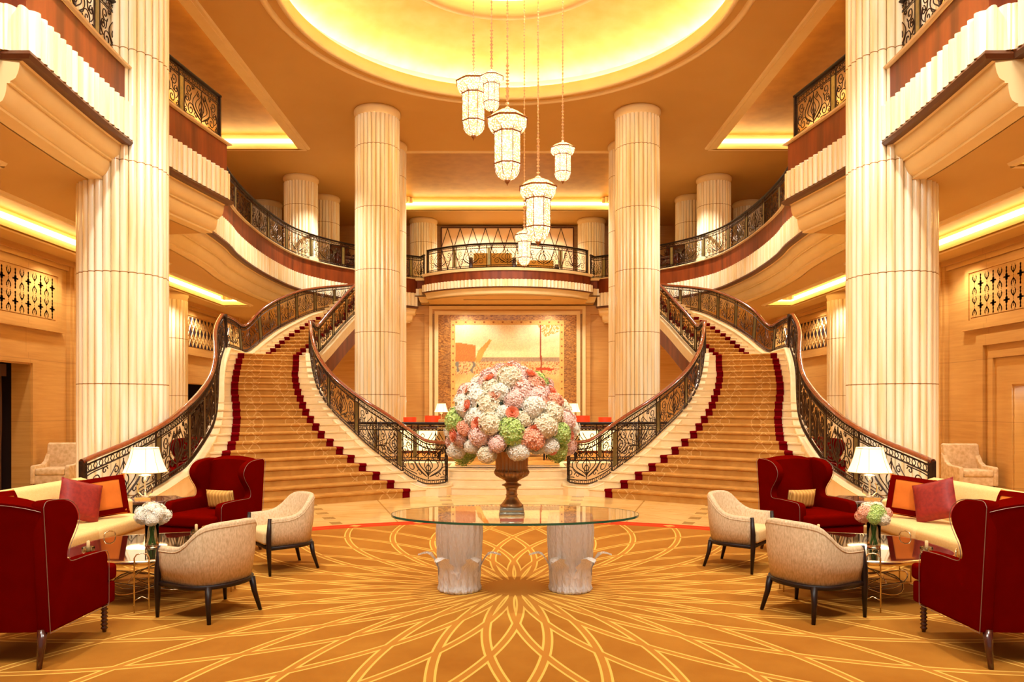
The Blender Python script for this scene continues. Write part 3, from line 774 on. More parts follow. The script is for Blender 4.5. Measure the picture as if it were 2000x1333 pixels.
MOTIF = []
def _sym(pts): MOTIF.append(pts); MOTIF.append([(-a,b_) for a,b_ in pts])
# u in [-1,1], v in [0,1]
_sym(bez((0,.28),(.22,.42),(.16,.52),(0,.70)))
_sym(bez((0,.12),(.05,.3),(.38,.34),(.34,.5))+bez((.34,.5),(.30,.66),(.06,.7),(0,.92))[1:])
_sym(bez((.08,.12),(.3,.26),(.56,.36),(.5,.54))+bez((.5,.54),(.45,.68),(.28,.76),(.2,.93))[1:])
_sym(spiral(.62,.24,.2,1.4,pi*.9,-1)); _sym(spiral(.72,.78,.17,1.3,-pi*.8,1)); _sym(spiral(.32,.15,.1,1.1,0,1)); _sym(spiral(.84,.5,.11,1.2,pi/2,1))
_sym(bez((.44,.3),(.3,.2),(.2,.16),(.04,.1))); _sym(bez((.82,.24),(.98,.36),(.98,.42),(.88,.6)))
_sym(bez((.57,.73),(.7,.62),(.6,.5),(.72,.44))); _sym(bez((.98,.05),(.7,.02),(.5,.1),(.42,.06)))
_sym(spiral(.2,.80,.085,1.1,pi*.3,1)); _sym(spiral(.5,.90,.08,1.1,pi,-1)); _sym(spiral(.9,.13,.085,1.1,pi*.5,-1)); _sym(bez((.0,.2),(.12,.3),(.1,.42),(0,.5))); _sym(bez((.98,.95),(.8,.99),(.6,.96),(.42,.97)))
MOTIF.append([(0,.02),(0,.5),(0,.98)])
LIGHTMOTIF = [m for i, m in enumerate(MOTIF) if i < 16 or i == len(MOTIF)-1]
def balustrade(name, label, pts, panel=1.0, rod=.009, curb=True, hand=(.045,.035), posts=True, motif=MOTIF, group=None, end_post=(True,True), handmat='handrail', curbw=.10, sides=4, curb_h=.16):
    """pts: 6-vectors base xyz + top xyz"""
    r = empty(name, (0,0,0), label=label, cat='railing', group=group)
    pp = resample(pts, step=.08)
    base = [Vector(p[:3]) for p in pp]; top = [Vector(p[3:]) for p in pp]
    # handrail: oval sweep
    prof = [(hand[0]*cos(2*pi*k/10), hand[1]*sin(2*pi*k/10)) for k in range(10)]
    G().sweep(prof+[prof[0]], [t-Vector((0,0,hand[1])) for t in top], caps=True).make('handrail', M[handmat], r, True)
    # position on the rail surface
    cum = [0]
    for a, b_ in zip(base, base[1:]): cum.append(cum[-1]+sqrt((b_.x-a.x)**2+(b_.y-a.y)**2))
    LT = cum[-1]
    def S(s_, v):
        s_ = min(max(s_,0),LT); lo = 0; hi = len(cum)-1
        while hi-lo > 1:
            m = (lo+hi)//2
            if cum[m] <= s_: lo = m
            else: hi = m
        t = (s_-cum[lo])/max(1e-9,cum[hi]-cum[lo]); b0 = base[lo].lerp(base[hi],t); t0 = top[lo].lerp(top[hi],t)
        return b0.lerp(t0, v)
    N = len(base)
    g = G()
    for v, rr in ((.055,.014),(.13,.010),(.80,.012),(.90,.012)):
        g.tube([b_.lerp(t,v) for b_, t in zip(base, top)], rr, 4)
    g.make('rail_bars', M['iron'], r)
    st = .085; n = int(LT/st)
    for nm, (vc, hv, hs) in (('upper_frieze',(.85,.04,.03)),('lower_frieze',(.092,.033,.03))):
        g = G()
        for i in range(n):   # rows of small rings below the handrail and above the curb
            s_ = (i+.5)*LT/n; g.tube([S(s_+hs*cos(k*pi/3), vc+hv*sin(k*pi/3)) for k in range(6)], rod*.8, 3, closed=True)
        g.make(nm, M['iron'], r)
    npan = max(1, round(LT/(panel+.16))); pl = LT/npan; pw = .075
    for i in range(npan):
        s0 = i*pl+pw; s1 = (i+1)*pl-pw; g = G(); c = (s0+s1)/2; h = (s1-s0)/2
        for m in motif: g.tube([S(c+u*h, .14+.65*v) for u, v in m], rod, sides, cap=False)
        for s_ in (s0, s1): g.tube([S(s_,.05), S(s_,.95)], rod*1.35, 4)
        g.make('scroll_panel', M['iron'], r)
        if posts and i < npan-1:
            s_ = (i+1)*pl; g = G(); a, b_ = S(s_-pw*.62,.14), S(s_+pw*.62,.14); c_, d = S(s_+pw*.62,.79), S(s_-pw*.62,.79)
            nrm = (b_-a).cross(Vector((0,0,1))).normalized()*.008
            g.add([a-nrm,b_-nrm,c_-nrm,d-nrm,a+nrm,b_+nrm,c_+nrm,d+nrm], [(0,1,2,3),(7,6,5,4),(0,4,5,1),(1,5,6,2),(2,6,7,3),(3,7,4,0)])
            g.make('brass_panel', M['brass_green'], r)
    for e, s_ in ((0, 0.01),(1, LT-.01)):
        if end_post[e]:
            b0, t0 = S(s_,0), S(s_,.97); g = G(); q = .028
            g.box(b0.x-q,b0.x+q,b0.y-q,b0.y+q,b0.z,t0.z); g.make('newel_post', M['iron'], r)
    return r
pin1, pin2, pout1, pout2 = rail_pts(R_IN1), rail_pts(R_IN2), rail_pts(R_OUT1), rail_pts(R_OUT2)
def hit(p, q, pts, far):
    best = None; dx, dy = q[0]-p[0], q[1]-p[1]; L = sqrt(dx*dx+dy*dy); dx /= L; dy /= L
    for a, b_ in zip(pts, pts[1:]):
        ex, ey = b_[0]-a[0], b_[1]-a[1]; den = dx*ey-dy*ex
        if abs(den) < 1e-9: continue
        t = ((a[0]-q[0])*ey-(a[1]-q[1])*ex)/den; u = ((a[0]-q[0])*dy-(a[1]-q[1])*dx)/den
        if -.02 <= u <= 1.02 and 0 < t < 2.2 and (best is None or t < best): best = t
    return best and (q[0]+dx*best, q[1]+dy*best)
for i, (z0, z1, OL, RL, RR, IR) in enumerate(LINES):
    h1 = hit(RL, RR, pin1, 1); h2 = hit(RR, RL, pout1, 1)
    LINES[i] = (z0, z1, h2 or OL, RL, RR, h1 or IR)
    if 0: print('STEP', i+1, [round(v,2) for v in (h1 or (0,0))+IR+(h2 or (0,0))+OL])
# second flight lines
def at_y(pts, y):
    for a, b_ in zip(pts, pts[1:]):
        if a[1] <= y <= b_[1]: t = (y-a[1])/(b_[1]-a[1]+1e-9); return a.lerp(b_,t)
    return pts[-1] if y > pts[-1][1] else pts[0]
xR2 = [520,528.6,537.6,546,556,565,576,585.6,595.8,606,617.5]
LINES2 = []; zk = ZL; RI2 = .135
for j, px in enumerate(xR2):
    D = 19.4+.33*j; xo = (px-CX)/FPX*D; o = at_y(pout2, D); ii = at_y(pin2, min(D, 22.6))
    IR = (ii[0]-.06, D); LINES2.append((ZL+RI2*j, ZL+RI2*(j+1), (o[0]+.06, D), (xo, D), (IR[0]-.28, D), IR))
oa = at_y(pout2, 22.7); tail_o = resample([Vector(v[:3]) for v in pout2 if v[1] > 22.75], n=14); tail_i = resample([Vector(v[:3]) for v in pin2 if v[1] > 22.35], n=14)
for j in range(1, 15):
    o, i_ = tail_o[j], tail_i[j]; d = (i_-o); L = sqrt(d.x**2+d.y**2); d = d/L
    z0 = ZL+RI2*(10+j)
    LINES2.append((z0, z0+RI2, (o.x,o.y), (o.x+d.x*.34,o.y+d.y*.34), (i_.x-d.x*.28,i_.y-d.y*.28), (i_.x,i_.y)))
ALL = LINES+LINES2
def lerp2(a, b_, t): return (a[0]+(b_[0]-a[0])*t, a[1]+(b_[1]-a[1])*t)
def staircase():
    r = empty('grand_staircase', (0,0,0), label='sweeping marble staircase with gold carpet runner edged in red, '+SIDE['L'], cat='staircase')
    g = G(); nose = .025
    for i, (z0, z1, OL, RL, RR, IR) in enumerate(ALL):
        nx = ALL[i+1] if i+1 < len(ALL) else None
        g.quad((*OL,z0),(*IR,z0),(*IR,z1),(*OL,z1))
        if nx: g.quad((*OL,z1),(*IR,z1),(*nx[5],z1),(*nx[2],z1))
        # thin shadow groove under each nosing: nosing slab
        dx, dy = IR[1]-OL[1], -(IR[0]-OL[0]); L = sqrt(dx*dx+dy*dy); n_ = (dx/L*nose, dy/L*nose)
        if n_[1] > 0: n_ = (-n_[0], -n_[1])
        a = (OL[0]+n_[0], OL[1]+n_[1]); b_ = (IR[0]+n_[0], IR[1]+n_[1])
        g.quad((*a,z1+.002),(*b_,z1+.002),(*b_,z1-.028),(*a,z1-.028)); g.quad((*a,z1+.002),(*b_,z1+.002),(*IR,z1+.002),(*OL,z1+.002)); g.quad((*a,z1-.028),(*b_,z1-.028),(*IR,z1-.028),(*OL,z1-.028))
    g.make('marble_steps', M['marble'], r)
    # runner: profile that wraps each tread and riser with a soft nosing, built between two plan points per line
    def strip(name, fa, fb, mat, th, mirror_u=False):
        vs = []; fs = []; uvs = []; run = 0
        rows = []
        for i, (z0, z1, OL, RL, RR, IR) in enumerate(ALL):
            a, b_ = fa(OL,RL,RR,IR), fb(OL,RL,RR,IR)
            dx, dy = b_[1]-a[1], -(b_[0]-a[0]); L = sqrt(dx*dx+dy*dy); nx_, ny_ = dx/L, dy/L
            if ny_ > 0: nx_, ny_ = -nx_, -ny_
            w_ = L
            for (out, z) in ((th, z0+ (th if i else 0)), (th, z1-.045), (th+.028, z1-.03), (th+.034, z1-.006), (th+.022, z1+th*.8), (0, z1+th)):
                rows.append(((a[0]+nx_*out, a[1]+ny_*out, z), (b_[0]+nx_*out, b_[1]+ny_*out, z), w_))
        prev = None; m = 9
        for (a, b_, w_) in rows:
            if prev: run += (Vector(a)-Vector(prev)).length
            prev = a; b0 = len(vs)
            for q in range(m):
                t = q/(m-1); vs.append(tuple(a[c]+(b_[c]-a[c])*t for c in range(3))); uvs.append((min(t,1-t)*w_, run))
            if b0: fs += [(b0-m+q, b0-m+q+1, b0+q+1, b0+q) for q in range(m-1)]
        o = mesh(name, vs, fs, mat, r)
        uv = o.data.uv_layers.new(name='UVMap')
        for l in o.data.loops: uv.data[l.index].uv = uvs[l.vertex_index]
        return o
    BW = .155
    def inset(p, q, d): L = sqrt((q[0]-p[0])**2+(q[1]-p[1])**2); return lerp2(p, q, d/L)
    strip('carpet_runner', lambda O,A,B,I: inset(A,B,BW), lambda O,A,B,I: inset(B,A,BW), M['runner'], .016)
    strip('red_border', lambda O,A,B,I: A, lambda O,A,B,I: inset(A,B,BW), M['red_border'], .018)
    strip('red_border', lambda O,A,B,I: inset(B,A,BW), lambda O,A,B,I: B, M['red_border'], .018)
    # curbs (marble cap under each rail) and outer faces
    for nm, pts, inner in (('inner_curb', pin1+pin2[1:], True), ('outer_curb', pout1+pout2[1:], False)):
        path = [Vector(p[:3]) for p in pts]
        path = [Vector(p) for p in resample([Vector(v) for v in path], step=.12)]
        s_ = .11
        G().sweep([(-s_,-.30),(-s_,-.035),(-s_-.012,-.02),(-s_,.0),(s_,.0),(s_+.012,-.02),(s_,-.035),(s_,-.30)], path, caps=True).make(nm, M['curb'], r)
        # outer face, down to the floor for the lower flight, a deep wood string for the upper one
        g = G(); gw = G(); o_ = -.10 if inner else .10
        low = [p for p in path if p.y < 18.9 or p.z < 3.0]; up = [p for p in path if p.y >= 18.7]
        n1 = offset_path(low, o_ if True else 0); g.grid([[Vector((p.x,p.y,max(.02,q.z-.05))) for p, q in zip(n1, low)], [Vector((p.x,p.y,0)) for p in n1]])
        n1 = offset_path(low, -o_); g.grid([[Vector((p.x,p.y,max(.02,q.z-.05))) for p, q in zip(n1, low)], [Vector((p.x,p.y,0)) for p in n1]])
        g.make('stringer_wall', M['marble'], r)
        gw.sweep([(o_,-.12),(o_,-.78),(o_*.2,-.84),(-o_,-.84)], up); gw.make('wood_string', M['veneer'], r)
    # soffit of the upper flight
    g = G(); a = []; b_ = []
    for (z0, z1, OL, RL, RR, IR) in LINES2: a.append(Vector((*OL, z0-.62))); b_.append(Vector((*IR, z0-.62)))
    a.insert(0, Vector((*LINES[-1][2], ZL-.62))); b_.insert(0, Vector((*LINES[-1][5], ZL-.62)))
    g.grid([a, b_]); g.make('soffit', M['plaster_light'], r)
    L = LINES[-1]; g = G(); g.quad((*L[2],0),(*L[5],0),(*L[5],ZL-.3),(*L[2],ZL-.3)); g.make('back_wall', M['stone'], r)
    return r
st = staircase(); mirror_copy(st, 'sweeping marble staircase with gold carpet runner edged in red, '+SIDE['R'])
def both(o, lab):
    o['label'] = lab+SIDE['L']; return mirror_copy(o, lab+SIDE['R'])
both(balustrade('stair_balustrade', 'x', pin1, 1.15, end_post=(True,False)), 'inner wrought iron railing of the lower stair flight, ')
both(balustrade('stair_balustrade', 'x', pin2, .95, end_post=(True,False), motif=LIGHTMOTIF), 'inner iron railing of the upper stair flight beyond the landing, ')
both(balustrade('stair_balustrade', 'x', pout1, 1.1, end_post=(True,False)), 'outer wrought iron railing of the lower stair flight beside column, ')
both(balustrade('stair_balustrade', 'x', pout2, .95, end_post=(True,False), motif=LIGHTMOTIF), 'outer iron railing curving up above the stair landing, ')
# mezzanine railings
def flat_rail(path, z, h): return [Vector((p.x,p.y,z,p.x,p.y,z+h)) for p in path]
near = offset_path([Vector((-5.5,3,0)),Vector((-5.5,7.9,0))], .16)+offset_path(mid1, .16)
farp = offset_path(mid2, .1)
both(balustrade('mezzanine_railing', 'x', flat_rail(near, MEZ, .9), 1.1, handmat='darkwood', hand=(.05,.03)), 'iron balcony railing beside the huge reeded column, ')
both(balustrade('mezzanine_railing', 'x', flat_rail(farp[:-6], MEZ, .9), 1.25, handmat='darkwood', hand=(.045,.03), motif=LIGHTMOTIF), 'long curved iron railing of the mezzanine beneath the upper columns, ')
both(balustrade('mezzanine_railing', 'x', flat_rail([Vector((-4.3,27.1,0)),Vector((-3.3,27.75,0)),Vector((-3.12,27.4,0))], MEZ-.02, .9), .7, handmat='darkwood', motif=LIGHTMOTIF), 'short iron railing return next to the bowed balcony, ')
cpath = [p for p in offset_path(CPATH, .12)][3:-3]
balustrade('balcony_railing', 'openwork iron railing of the bowed balcony above the tapestry', flat_rail(cpath, MEZ, .9), 1.15, handmat='darkwood', motif=LIGHTMOTIF)
# ------------------------------------------------------------------ platform and its steps between the stairs
PZ = .456
r = empty('platform_steps', (0,0,0), label='three shallow bowed marble steps between the stair feet', cat='steps')
for i, y0 in enumerate((14.4,14.62,14.84)):
    g = G(); z0, z1 = i*RIS, (i+1)*RIS; row = []
    for j in range(13):
        x = -1.25+2.5*j/12; row.append((x, y0-.12+.12*(x/1.25)**2))
    g.grid([[(x,y,z0) for x,y in row],[(x,y,z1-.03) for x,y in row],[(x,y-.02,z1-.028) for x,y in row],[(x,y-.02,z1) for x,y in row],[(x,y0+.4 if i < 2 else 15.4,z1) for x,y in row]])
    g.make('step', M['marble'], r)
g = G(); edge = [(-4.1,17.6),(-3.4,17.0),(-2.6,16.75),(-1.9,16.6),(-1.25,16.5),(-1.25,15.2),(1.25,15.2),(1.25,16.5),(1.9,16.6),(2.6,16.75),(3.4,17.0),(4.1,17.6)]
g.grid([[(x,y,0) for x,y in edge],[(x,y,PZ) for x,y in edge],[(x,BACK,PZ) for x,y in edge]])
for x, y in (edge[0], edge[-1]): g.quad((x,y,0),(x,BACK,0),(x,BACK,PZ),(x,y,PZ))
tag(g.make('floor_platform', M['marble']), kind='structure')
g = G(); g.grid([[(x,15.9,PZ+.008) for x in (-1.15,1.15)],[(x,17.2,PZ+.008) for x in (-1.15,1.15)]]); g.grid([[(x,17.2,PZ+.008) for x in (-3.2,3.2)],[(x,27.4,PZ+.008) for x in (-3.2,3.2)]])
def simple_carpet():
    m = plain('gold_lobby_carpet', (216,146,48), .95, nscale=3, c2=(236,180,84)); return m
M['carpet2'] = simple_carpet()
tag(g.make('lounge_rug', M['carpet2']), 'gold patterned carpet of the raised lounge below the tapestry', 'carpet')
pg = catmull([(-3.9,17.5,0),(-3.3,17.1,0),(-2.6,16.85,0),(-1.9,16.7,0),(-1.42,16.6,0),(-1.36,16.35,0)], 5)
both(balustrade('platform_railing', 'x', flat_rail(pg, PZ, .93), 1.0, handmat='darkwood', motif=LIGHTMOTIF), 'level iron guard railing of the raised lounge behind the stair foot, ')
# ------------------------------------------------------------------ tapestry wall
def tapestry():
    r = empty('tapestry', (0,BACK-.06,0), label='large framed harbour tapestry with pale sky, boats and small figures', cat='tapestry')
    W2, z0, z1 = 2.0, 1.0, 4.95
    nx, nz = 150, 120; vs = []; cols = []
    rnd = random.Random(3)
    def inpoly(x, y, poly):
        c = False; j = len(poly)-1
        for i in range(len(poly)):
            if (poly[i][1] > y) != (poly[j][1] > y) and x < (poly[j][0]-poly[i][0])*(y-poly[i][1])/(poly[j][1]-poly[i][1])+poly[i][0]: c = not c
            j = i
        return c
    for j in range(nz+1):
        for i in range(nx+1):
            u, v = i/nx, j/nz; vs.append((-W2+2*W2*u, -.02+.008*sin(u*40), z0+(z1-z0)*v))
            t = (1-v)*1.5      # 0 at the top
            n = noise.noise(Vector((u*6,t*6,0))); n2 = noise.noise(Vector((u*95,t*46,3)))
            if t < .5: c = (254-10*t*2, 238-24*t*2+8*n, 196-50*t*2+14*n)
            elif t < .56: c = (168+30*n2, 138+30*n2, 104+26*n2)
            else:
                c = (234+24*n, 180+40*n, 108+36*n)
                if t < .74 and n2 > .12: c = (240,196,140)
                if t < .74 and n2 < -.22: c = (172,86,50)
                if t < .72 and u < .2 and noise.noise(Vector((u*26,t*14,7))) > .15: c = (126,120,104)
            if .0 < u < .2 and .28-.0 < t < .56 and t > .27+.05*u/.2: c = (204+24*n2, 122+20*n2, 54)
            if inpoly(u, t, [(.19,.56),(.22,.40),(.33,.23),(.35,.25),(.28,.42),(.24,.56)]): c = (222,160,74)
            if inpoly(u, t, [(.78,.0),(1,.0),(1,.12),(.86,.2)]) and n2 > -.1: c = (214,150,66)
            if abs(u-.815-.01*t) < .007 and t > .02: c = (150,60,34)
            if inpoly(u, t, [(.77,.64),(.98,.655),(.92,.69),(.78,.68)]): c = (196,64,30)
            k = rnd.uniform(.94,1.05); cols.append(tuple(min(1,max(0,x*k/255)) for x in c))
    fs = [(j*(nx+1)+i, j*(nx+1)+i+1, (j+1)*(nx+1)+i+1, (j+1)*(nx+1)+i) for j in range(nz) for i in range(nx)]
    o = mesh('woven_picture', vs, fs, M['tapestry'], r); a = o.data.color_attributes.new('Col', 'BYTE_COLOR', 'POINT')
    for i, c in enumerate(cols): a.data[i].color_srgb = (*c, 1)
    def rectframe(name, x, zb, zt, w_, y, mat):
        g = G(); g.box(-x,-x+w_,y,-.0,zb,zt); g.box(x-w_,x,y,-.0,zb,zt); g.box(-x+w_,x-w_,y,0,zt-w_,zt); return g.make(name, mat, r)
    M['gold_border'] = plain('gold_woven_border', (238,190,104), .6, nscale=30, c2=(216,160,74))
    rectframe('woven_border', 2.16, .9, 5.06, .17, -.03, M['gold_border'])
    g = G()
    for i in range(12): x = -1.95+3.9*i/11; g.box(x-.035,x+.035,-.036,-.03,4.96,5.02)
    for i in range(15):
        for s_ in (-1,1): z = 1.1+.27*i; g.box(s_*2.075-.03,s_*2.075+.03,-.036,-.03,z-.03,z+.03)
    g.make('border_rosettes', plain('border_rosettes', (170,96,34), .7), r)
    rectframe('mosaic_surround', 2.64, PZ, 5.27, .5, -.012, M['mosaic'])
    g = G()
    for k, (x, zt, w_, t) in enumerate(((2.78,5.41,.14,.06),(2.98,5.6,.12,.1))):
        g.box(-x,-x+w_,-t,0,PZ,zt); g.box(x-w_,x,-t,0,PZ,zt); g.box(-x+w_,x-w_,-t,0,zt-w_,zt)
    g.make('stone_frame', M['plaster_light'], r)
tapestry()
# diamond screen above the balcony
r = empty('diamond_screen', (0,30.75,0), label='cream screen of tall thin diamond bars above the bowed balcony', cat='screen')
G().box(-2.78,2.78,.0,.04,MEZ,9.3).make('backing_panel', plain('screen_fabric', (250,206,150), .8, nscale=2, c2=(246,214,168)), r)
g = G()
for i in range(-1,21):
    for e in (0,1):
        for j in range(3):
            x = -2.78+.53*i/2*1.0
            if i % 2 == (0 if j % 2 == 0 else 1): continue
            a, b_ = (x, x+.265), (x, x-.265)
            for (p, q) in (a, b_):
                if -2.79 < p < 2.79 and -2.79 < q < 2.79: g.tube([(p,-.02,9.28-.84*(j)),(q,-.02,9.28-.84*(j+1))], .013, 4)
for x in (-2.78,2.78): g.tube([(x,-.02,MEZ),(x,-.02,9.3)], .025, 4)
g.tube([(-2.8,-.02,9.3),(2.8,-.02,9.3)], .025, 4); g.make('diamond_bars', M['moulding_dark'], r)
# ------------------------------------------------------------------ lantern chandeliers
def lantern():
    r = empty('crystal_lantern', (0,0,0)); n = 8      # unit: body radius .23, hangs from z=0 (bottom finial) upward; total height 1.35
    def oct_(rr, z, k=n): return [(rr*cos(2*pi*i/k+pi/8), rr*sin(2*pi*i/k+pi/8), z) for i in range(k)]
    def shell(name, prof, mat, sub=6):
        rows = []
        for a, z in prof:
            row = []
            o = oct_(a, z)
            for i in range(8):
                for q in range(sub): t = q/sub; row.append(tuple(o[i][c]*(1-t)+o[(i+1)%8][c]*t for c in range(3)))
            rows.append(row)
        return G().grid(rows, close_u=True).make(name, mat, r)
    shell('crystal_bowl', [(.02,.06),(.09,.09),(.16,.15),(.205,.23),(.225,.34)], M['crystal'])
    shell('crystal_body', [(.225,.36),(.225,.92)], M['crystal'])
    shell('crystal_collar', [(.225,.94),(.29,1.02),(.335,1.12),(.335,1.16)], M['crystal'])
    shell('crystal_crown', [(.32,1.19),(.26,1.26),(.19,1.32),(.10,1.36),(.03,1.42)], M['crystal'])
    g = G()
    for rr, z, t in ((.228,.35,.014),(.23,.93,.014),(.34,1.175,.018),(.13,1.345,.01)): g.tube(oct_(rr, z), t, 4, closed=True)
    for i in range(8):
        g.tube([oct_(.228,.35)[i],oct_(.228,.93)[i]], .006, 4); g.tube([oct_(.23,.93)[i],oct_(.34,1.17)[i]], .007, 4)
        g.tube([oct_(.226,.35)[i],oct_(.206,.23)[i],oct_(.16,.15)[i],oct_(.03,.06)[i]], .005, 4)
    g.make('bronze_bands', M['brass'] if False else plain('lantern_bronze', (150,92,44), .35, metal=.6), r)
    G().lathe([(.005,-.03),(.012,0),(.035,.03),(.05,.06),(.02,.08)], 12).make('finial', bpy.data.materials['lantern_bronze'], r, True)
    return r
lan = lantern(); first = True
TOPZ = CEIL+1.36
for px, yb, yt, D, wid, lab in ((925,272,140,13.3,70,'large crystal lantern with wide crown, partly behind the small upper one'),
                          (960,222,138,12.3,48,'small crystal lantern hanging highest, touching the wider one'),
                          (991,360,210,13.1,82,'biggest crystal lantern, hanging in the middle of the cluster'),
                          (1099,358,277,13.6,50,'small crystal lantern hanging alone, apart from the cluster'),
                          (1051,479,345,13.9,76,'large crystal lantern hanging low in front of the balcony railing'),
                          (1024,523,448,14.3,39,'smallest and lowest crystal lantern, overlapping the big low one')):
    s_ = wid/FPX*D/.68; p = P(px, yb, D); o = lan if first else copy_tree(lan); first = False
    place(o, (p.x, D, p.z), label=lab, group='crystal lantern chandeliers', scale=s_); o['category'] = 'chandelier'
    hz = (yb-yt)/FPX*D/s_/1.42; o.scale = (s_, s_, s_*hz)
    top = (TOPZ-p.z)/(s_*hz); g = G(); z = 1.40; i = 0; row = []
    g.tube([(0,0,1.38),(0,0,top)], .006/s_, 4)
    step = .06/(s_*hz)
    while z < top:
        rr = (.020+.008*(i % 2))*(1.25 if z-1.4 < 12*step else .8)/s_; g.lathe([(.002,z),(rr,z+step*.42),(.002,z+step*.84)], 5, caps=False); z += step; i += 1
    g.make('crystal_chain', M['crystal_chain'], o)
    light('POINT', (p.x, D, p.z+.75*s_), 55*s_, .09, name='lantern_lamp')
# ------------------------------------------------------------------ wingback armchair (front = -y)
def cyl_leg(name, prof, x, y, mat, parent, n=12): return G().lathe(prof, n, (x,y,0)).make(name, mat, parent, True)
def wingback(pil=True):
    r = empty('wingback_armchair', (0,0,0)); V = M['red_velvet']
    prism('seat_base', [(-.31,.30),(-.31,-.35),(-.385,-.35),(-.385,-.45),(.385,-.45),(.385,-.35),(.31,-.35),(.31,.30)], 'z', .22, .38, V, r, .02, 3)
    prism('seat_cushion', [(-.30,.20),(-.30,-.36),(-.385,-.36),(-.385,-.485),(.385,-.485),(.385,-.36),(.30,-.36),(.30,.20)], 'z', .385, .51, V, r, .035, 4)
    # back: arched and raked
    g = G(); nx = 14; rowsF = []; rowsB = []
    for j in range(13):
        v = j/12; F_ = []; B_ = []
        for i in range(nx+1):
            u = -1+2*i/nx; zt = 1.085-.05*abs(u)**2.2; z = .22+(zt-.22)*v
            yb = .30+.10*v; cur = .03*(1-u*u)
            B_.append((u*.375, yb+.03+.02*(1-u*u), z)); F_.append((u*.35, yb-.11-cur*.6+.05*abs(u)**3, z))
        rowsF.append(F_); rowsB.append(B_)
    ring = []
    for j in range(13): ring.append(rowsF[j]+rowsB[j][::-1])
    g.grid(ring, close_u=True); m = len(ring[0])
    top = [[ring[12][i] for i in range(nx+1)], [ (p[0], (p[1]+q[1])/2, p[2]+.035) for p,q in zip(rowsF[12],rowsB[12])], [q for q in rowsB[12]]]
    g.grid(top); g.make('backrest', V, r, True)
    outline = [(.36,.22),(.43,1.05),(.40,1.085),(.30,1.085),(.20,1.075),(.12,1.05),(.06,1.0),(.035,.94),(.05,.88),(.09,.82),(.13,.77),(.155,.72),(.155,.675),(.12,.645),(-.05,.645),(-.28,.635),(-.325,.61),(-.34,.55),(-.34,.24),(-.33,.22)]
    sm = [ (p.x,p.y) for p in catmull([(a,b_,0) for a,b_ in outline[1:-1]], 3)]; sm = [outline[0]]+sm+[outline[-1]]
    for s_, nm in ((-1,'wing_arm'),(1,'wing_arm')):
        x0, x1 = (.30,.39) if s_ > 0 else (-.39,-.30)
        prism(nm, sm, 'x', x0, x1, V, r, .02, 3)
        xo = s_*.393
        G().tube([(xo, a, b_) for a, b_ in [(p[0]+(.0), p[1]) for p in sm]], .0028, 4, closed=True).make('nailhead_trim', M['nickel'], r)
    G().tube([(u*.375, .432+.02*(1-u*u), 1.07-.05*abs(u)**2.2) for u in [-1+i/10 for i in range(21)]], .0022, 4).make('nailhead_trim', M['nickel'], r)
    for s_ in (-1,1):
        prof = [(.026,.22)]
        for k in range(7): z = .2-.028*k; prof += [(.017,z+.012),(.027,z),(.017,z-.012)]
        prof += [(.013,0)]
        cyl_leg('turned_leg', prof[::-1], s_*.33, -.39, M['walnut'], r)
        G().tube([(s_*.33,.34,.24),(s_*.335,.36,.14),(s_*.345,.40,.0)], [.032,.026,.016], 8).make('back_leg', M['walnut'], r, True)
    return r
def lumbar(name='lumbar_cushion'):
    r = empty(name, (0,0,0)); pillow('cushion_cover', .38,.22,.13, M['striped'], r); return r
wb = wingback(); W_ = 'claret velvet wingback armchair '
place(wb, (-3.37,5.12,.012), pi, label=W_+'seen from behind, nearest the curtained doorway', group='wingback armchairs'); wb['category'] = 'armchair'
def addwb(x, y, rz, lab, z=.012, mirror=False):
    o = copy_tree(wb); place(o, (x,y,z), rz, mirror, label=lab); return o
addwb(3.47,5.12,pi,W_+'seen from behind, beside the pale doorway side sofa')
addwb(-3.40,8.45,-.32,W_+'with striped cushion facing the camera, '+'at foot of curtained side stair')
addwb(3.50,8.5,.30,W_+'with striped cushion facing the camera, '+'at foot of pale side stair')
addwb(-6.55,14.6,-.5,W_+'glimpsed through the outer railing, curtained doorway side', 0)
addwb(6.55,14.6,.5,W_+'glimpsed through the outer railing, pale doorway side', 0)
addwb(-.62,19.0,-.4,W_+'on the raised lounge behind the urn, curtained doorway side', PZ+.01)
addwb(.62,19.0,.4,W_+'on the raised lounge behind the urn, pale doorway side', PZ+.01)
def on_chair(o, x, y, rz, dx, dy, z): c, s_ = cos(rz), sin(rz); o.location = (x+dx*c-dy*s_, y+dx*s_+dy*c, z); o.rotation_euler = (.22,0,rz)
lb = lumbar(); lb['category'] = 'cushion'; lb['label'] = 'gold striped lumbar cushion on red wingback, curtained doorway side'; on_chair(lb, -3.40,8.45,-.32, .02,.10,.64)
lb2 = copy_tree(lb); lb2['label'] = 'gold striped lumbar cushion on red wingback, pale doorway side'; on_chair(lb2, 3.50,8.5,.30, -.02,.10,.64)
